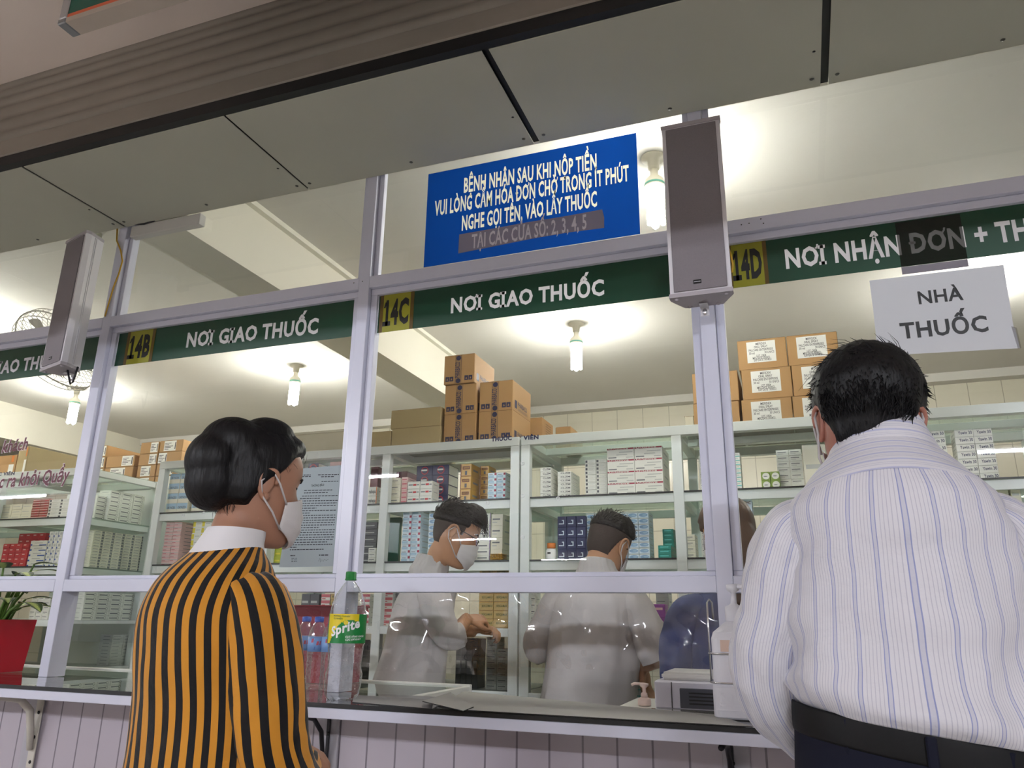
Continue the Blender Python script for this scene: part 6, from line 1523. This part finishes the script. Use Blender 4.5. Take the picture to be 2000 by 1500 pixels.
g.tube([H @ Vector((-.014, .101, .008)), H @ Vector((0, .104, .011)), H @ Vector((.014, .101, .008))], .0016, BLACKV, 6); g.build('glasses', t, local=True)
coat(t, [(0, -.045, .84, .180, .155, 2.2, 0, 0), (0, -.035, .95, .172, .145, 2.2, 0, 0), (0, -.015, 1.08, .160, .130, 2.2, 0, 0), (0, .005, 1.20, .158, .126, 2.2, 0, 0), (0, .022, 1.29, .150, .116, 2.2, 0, -.05), (nk.x*.1, .045, 1.35, .122, .100, 2.1, 0, -.12), (nk.x*.35, nk.y*.45, 1.395, .088, .080, 2.0, 0, -.2), (nk.x*.5, nk.y*.58, 1.425, .072, .070, 2.0, 0, -.25), (nk.x*.62, nk.y*.70, 1.455, .064, .064, 2, 0, -.3)],
     [[(.086, .03, 1.325, .042, .056), (.128, .028, 1.305, .056, .064), (.158, .04, 1.24, .058, .064), (.168, .065, 1.18, .056, .060), (.164, .10, 1.155, .052, .052), (.158, .14, 1.162, .048, .046)], [(-.086, .03, 1.325, .042, .056), (-.128, .03, 1.30, .056, .064), (-.158, .06, 1.23, .056, .062), (-.16, .11, 1.17, .054, .056), (-.14, .18, 1.185, .048, .046)]], COAT, seed=1.0)
# bowed pharmacist seen from behind
p = at(1165, 1250, Y=.80)
t = thing('person', 'bowed pharmacist seen from behind in white short sleeved coat, cropped black hair', 'person', (p.x, p.y, 0), None, radians(-6))
hl = at(1187, 1066, Y=.82)-Vector((p.x, p.y, 0))
H = xf(hl, radians(-14), radians(-18), radians(10))
b = MB(); head_mb(b, SKY, H); nk = H @ Vector((0, -.03, -.09))
b.tube([H @ Vector((0, -.015, -.02)), nk, Vector((nk.x*.7, nk.y*.6, 1.40)), Vector((.02, 0, 1.33))], [.052, .050, .052, .07], SKY, 20)
b.tube([(.01, 0, 1.34), (0, 0, 1.25), (-.02, 0, 1.06), (-.03, 0, .88)], [.06, .09, .10, .11], SKY, 24, flat=.72)
wr_ = at(1256, 1300, Y=.83)-Vector((p.x, p.y, 0)); wr_ = Matrix.Rotation(radians(6), 4, 'Z') @ wr_
b.tube([(.12, 0, 1.285), (.17, -.005, 1.25), (.215, .0, 1.15), (.225, .01, 1.08), wr_], [.046, .044, .040, .036, .027], SKY, 12)
hand_mb(b, SKY, wr_, (.05, .2, -1), (-1, .2, 0), 1, .7, 1.02)
b.tube([(-.11, 0, 1.285), (-.17, -.005, 1.25), (-.225, .0, 1.17), (-.225, .06, 1.09), (-.09, .22, 1.10)], [.046, .044, .040, .036, .027], SKY, 12)
hand_mb(b, SKY, (-.09, .22, 1.10), (.7, .6, 0), (0, 0, 1), 1, .7, 1.02)
legs(t, b, SKY, NAVYT, (-.03, 0), .09, .085)
ex = MB(); ear_mb(ex, SKY, H, 1, .4); ear_mb(ex, SKY, H, -1, .4); remesh(b, 'body', .006, t, 4, ex)
eyes(t, H); face_mask(t, H)
b = MB(); hair_cap(b, HAIR2, H, lambda a: .07 if a < 1.15 else .045, lambda a, z: .010+.008*max(0, cos(a)), 2.0, .003); ex = MB()
strands(ex, HAIR2, H, 350, lambda r: (r.uniform(0, 2*pi), r.uniform(.065, .12)), .022, 41, .25, .0010, .014, (0, .8, .1)); remesh(b, 'hair', .005, t, 3, ex)
b = MB(); hair_cap(b, FADE, H, low_line, lambda a, z: .004, 1.0, .0); b.build('shaved_side_hair', t, local=True)
coat(t, [(-.045, 0, .80, .195, .135, 2.3, 0, 0), (-.04, 0, .92, .185, .132, 2.3, 0, 0), (-.02, 0, 1.05, .178, .130, 2.3, 0, 0), (-.005, -.004, 1.16, .178, .130, 2.3, 0, 0), (.0, -.008, 1.275, .168, .122, 2.2, 0, .0), (.01, -.006, 1.335, .142, .104, 2.1, 0, -.02), (nk.x*.5, .0, 1.38, .100, .086, 2, 0, -.1), (nk.x*.6, nk.y*.45, 1.41, .076, .072, 2, 0, -.2), (nk.x*.7, nk.y*.6, 1.438, .066, .064, 2, 0, -.25)],
     [[(.095, -.004, 1.315, .048, .062), (.145, -.006, 1.285, .062, .070), (.195, -.002, 1.19, .068, .076), (.232, .004, 1.12, .072, .080), (.245, .008, 1.09, .072, .082)], [(-.095, -.004, 1.315, .048, .062), (-.15, -.006, 1.285, .062, .070), (-.208, -.002, 1.19, .066, .074), (-.240, .02, 1.135, .068, .078), (-.245, .04, 1.12, .068, .078)]], COAT, seed=4.0)
# colleague in blue, mostly behind the right post
p = at(1432, 1230, Y=.52)
t = thing('person', 'colleague in dark blue tunic, mostly hidden behind the right post and man', 'person', (p.x, p.y, 0), None, radians(25))
H = xf((0.02, .04, 1.50), radians(10), radians(-14))
b = MB(); head_mb(b, SKY, H)
b.tube([H @ Vector((0, -.015, -.02)), H @ Vector((0, -.03, -.09)), Vector((0, 0, 1.36)), Vector((0, 0, 1.28))], [.052, .048, .052, .08], SKY, 20)
b.tube([(0, 0, 1.30), (0, 0, 1.21), (0, 0, 1.05), (0, 0, .88)], [.085, .115, .115, .12], SKY, 24, flat=.72)
for s in (-1, 1):
    b.tube([(s*.10, 0, 1.27), (s*.15, 0, 1.24), (s*.17, .0, 1.12), (s*.175, .03, 1.02), (s*.12, .20, 1.02)], [.044, .040, .034, .030, .024], SKY, 12); hand_mb(b, SKY, (s*.12, .20, 1.02), (-s*.4, .9, 0), (0, 0, 1), -s, .6, .95)
legs(t, b, SKY, SCRUB, (0, 0))
ex = MB(); ear_mb(ex, SKY, H, 1, .25); ear_mb(ex, SKY, H, -1, .25); remesh(b, 'body', .007, t, 4, ex)
eyes(t, H); face_mask(t, H)
b = MB(); hair_cap(b, HAIRB, H, lambda a: .08-.02*a if a < 1.2 else (.02 if a < 1.5 else -.05), lambda a, z: .014, 2.0, .003)
b.tube([H @ Vector((0, -.08, .02)), H @ Vector((0, -.10, -.06)), (-.015, -.105, 1.36), (-.02, -.135, 1.27), (-.02, -.140, 1.20)], [.05, .05, .05, .042, .02], HAIRB, 16, flat=.55); remesh(b, 'hair', .005, t, 4)
coat(t, [(0, 0, .78, .185, .135, 2.3, 0, 0), (0, 0, .92, .178, .13, 2.3, 0, 0), (0, 0, 1.06, .168, .124, 2.3, 0, 0), (0, -.004, 1.16, .168, .126, 2.3, 0, 0), (0, -.006, 1.235, .160, .118, 2.2, 0, .03), (0, -.004, 1.29, .130, .100, 2.1, 0, .05), (0, 0, 1.33, .088, .078, 2, 0, .05), (0, .002, 1.352, .066, .062, 2, 0, .0)],
     [[(s*.10, -.004, 1.262, .052, .060), (s*.15, -.004, 1.24, .060, .066), (s*.182, .0, 1.16, .060, .066), (s*.19, .01, 1.06, .056, .060), (s*.175, .06, 1.01, .052, .054), (s*.14, .16, 1.02, .044, .044)] for s in (-1, 1)], SCRUB, seed=6.0)
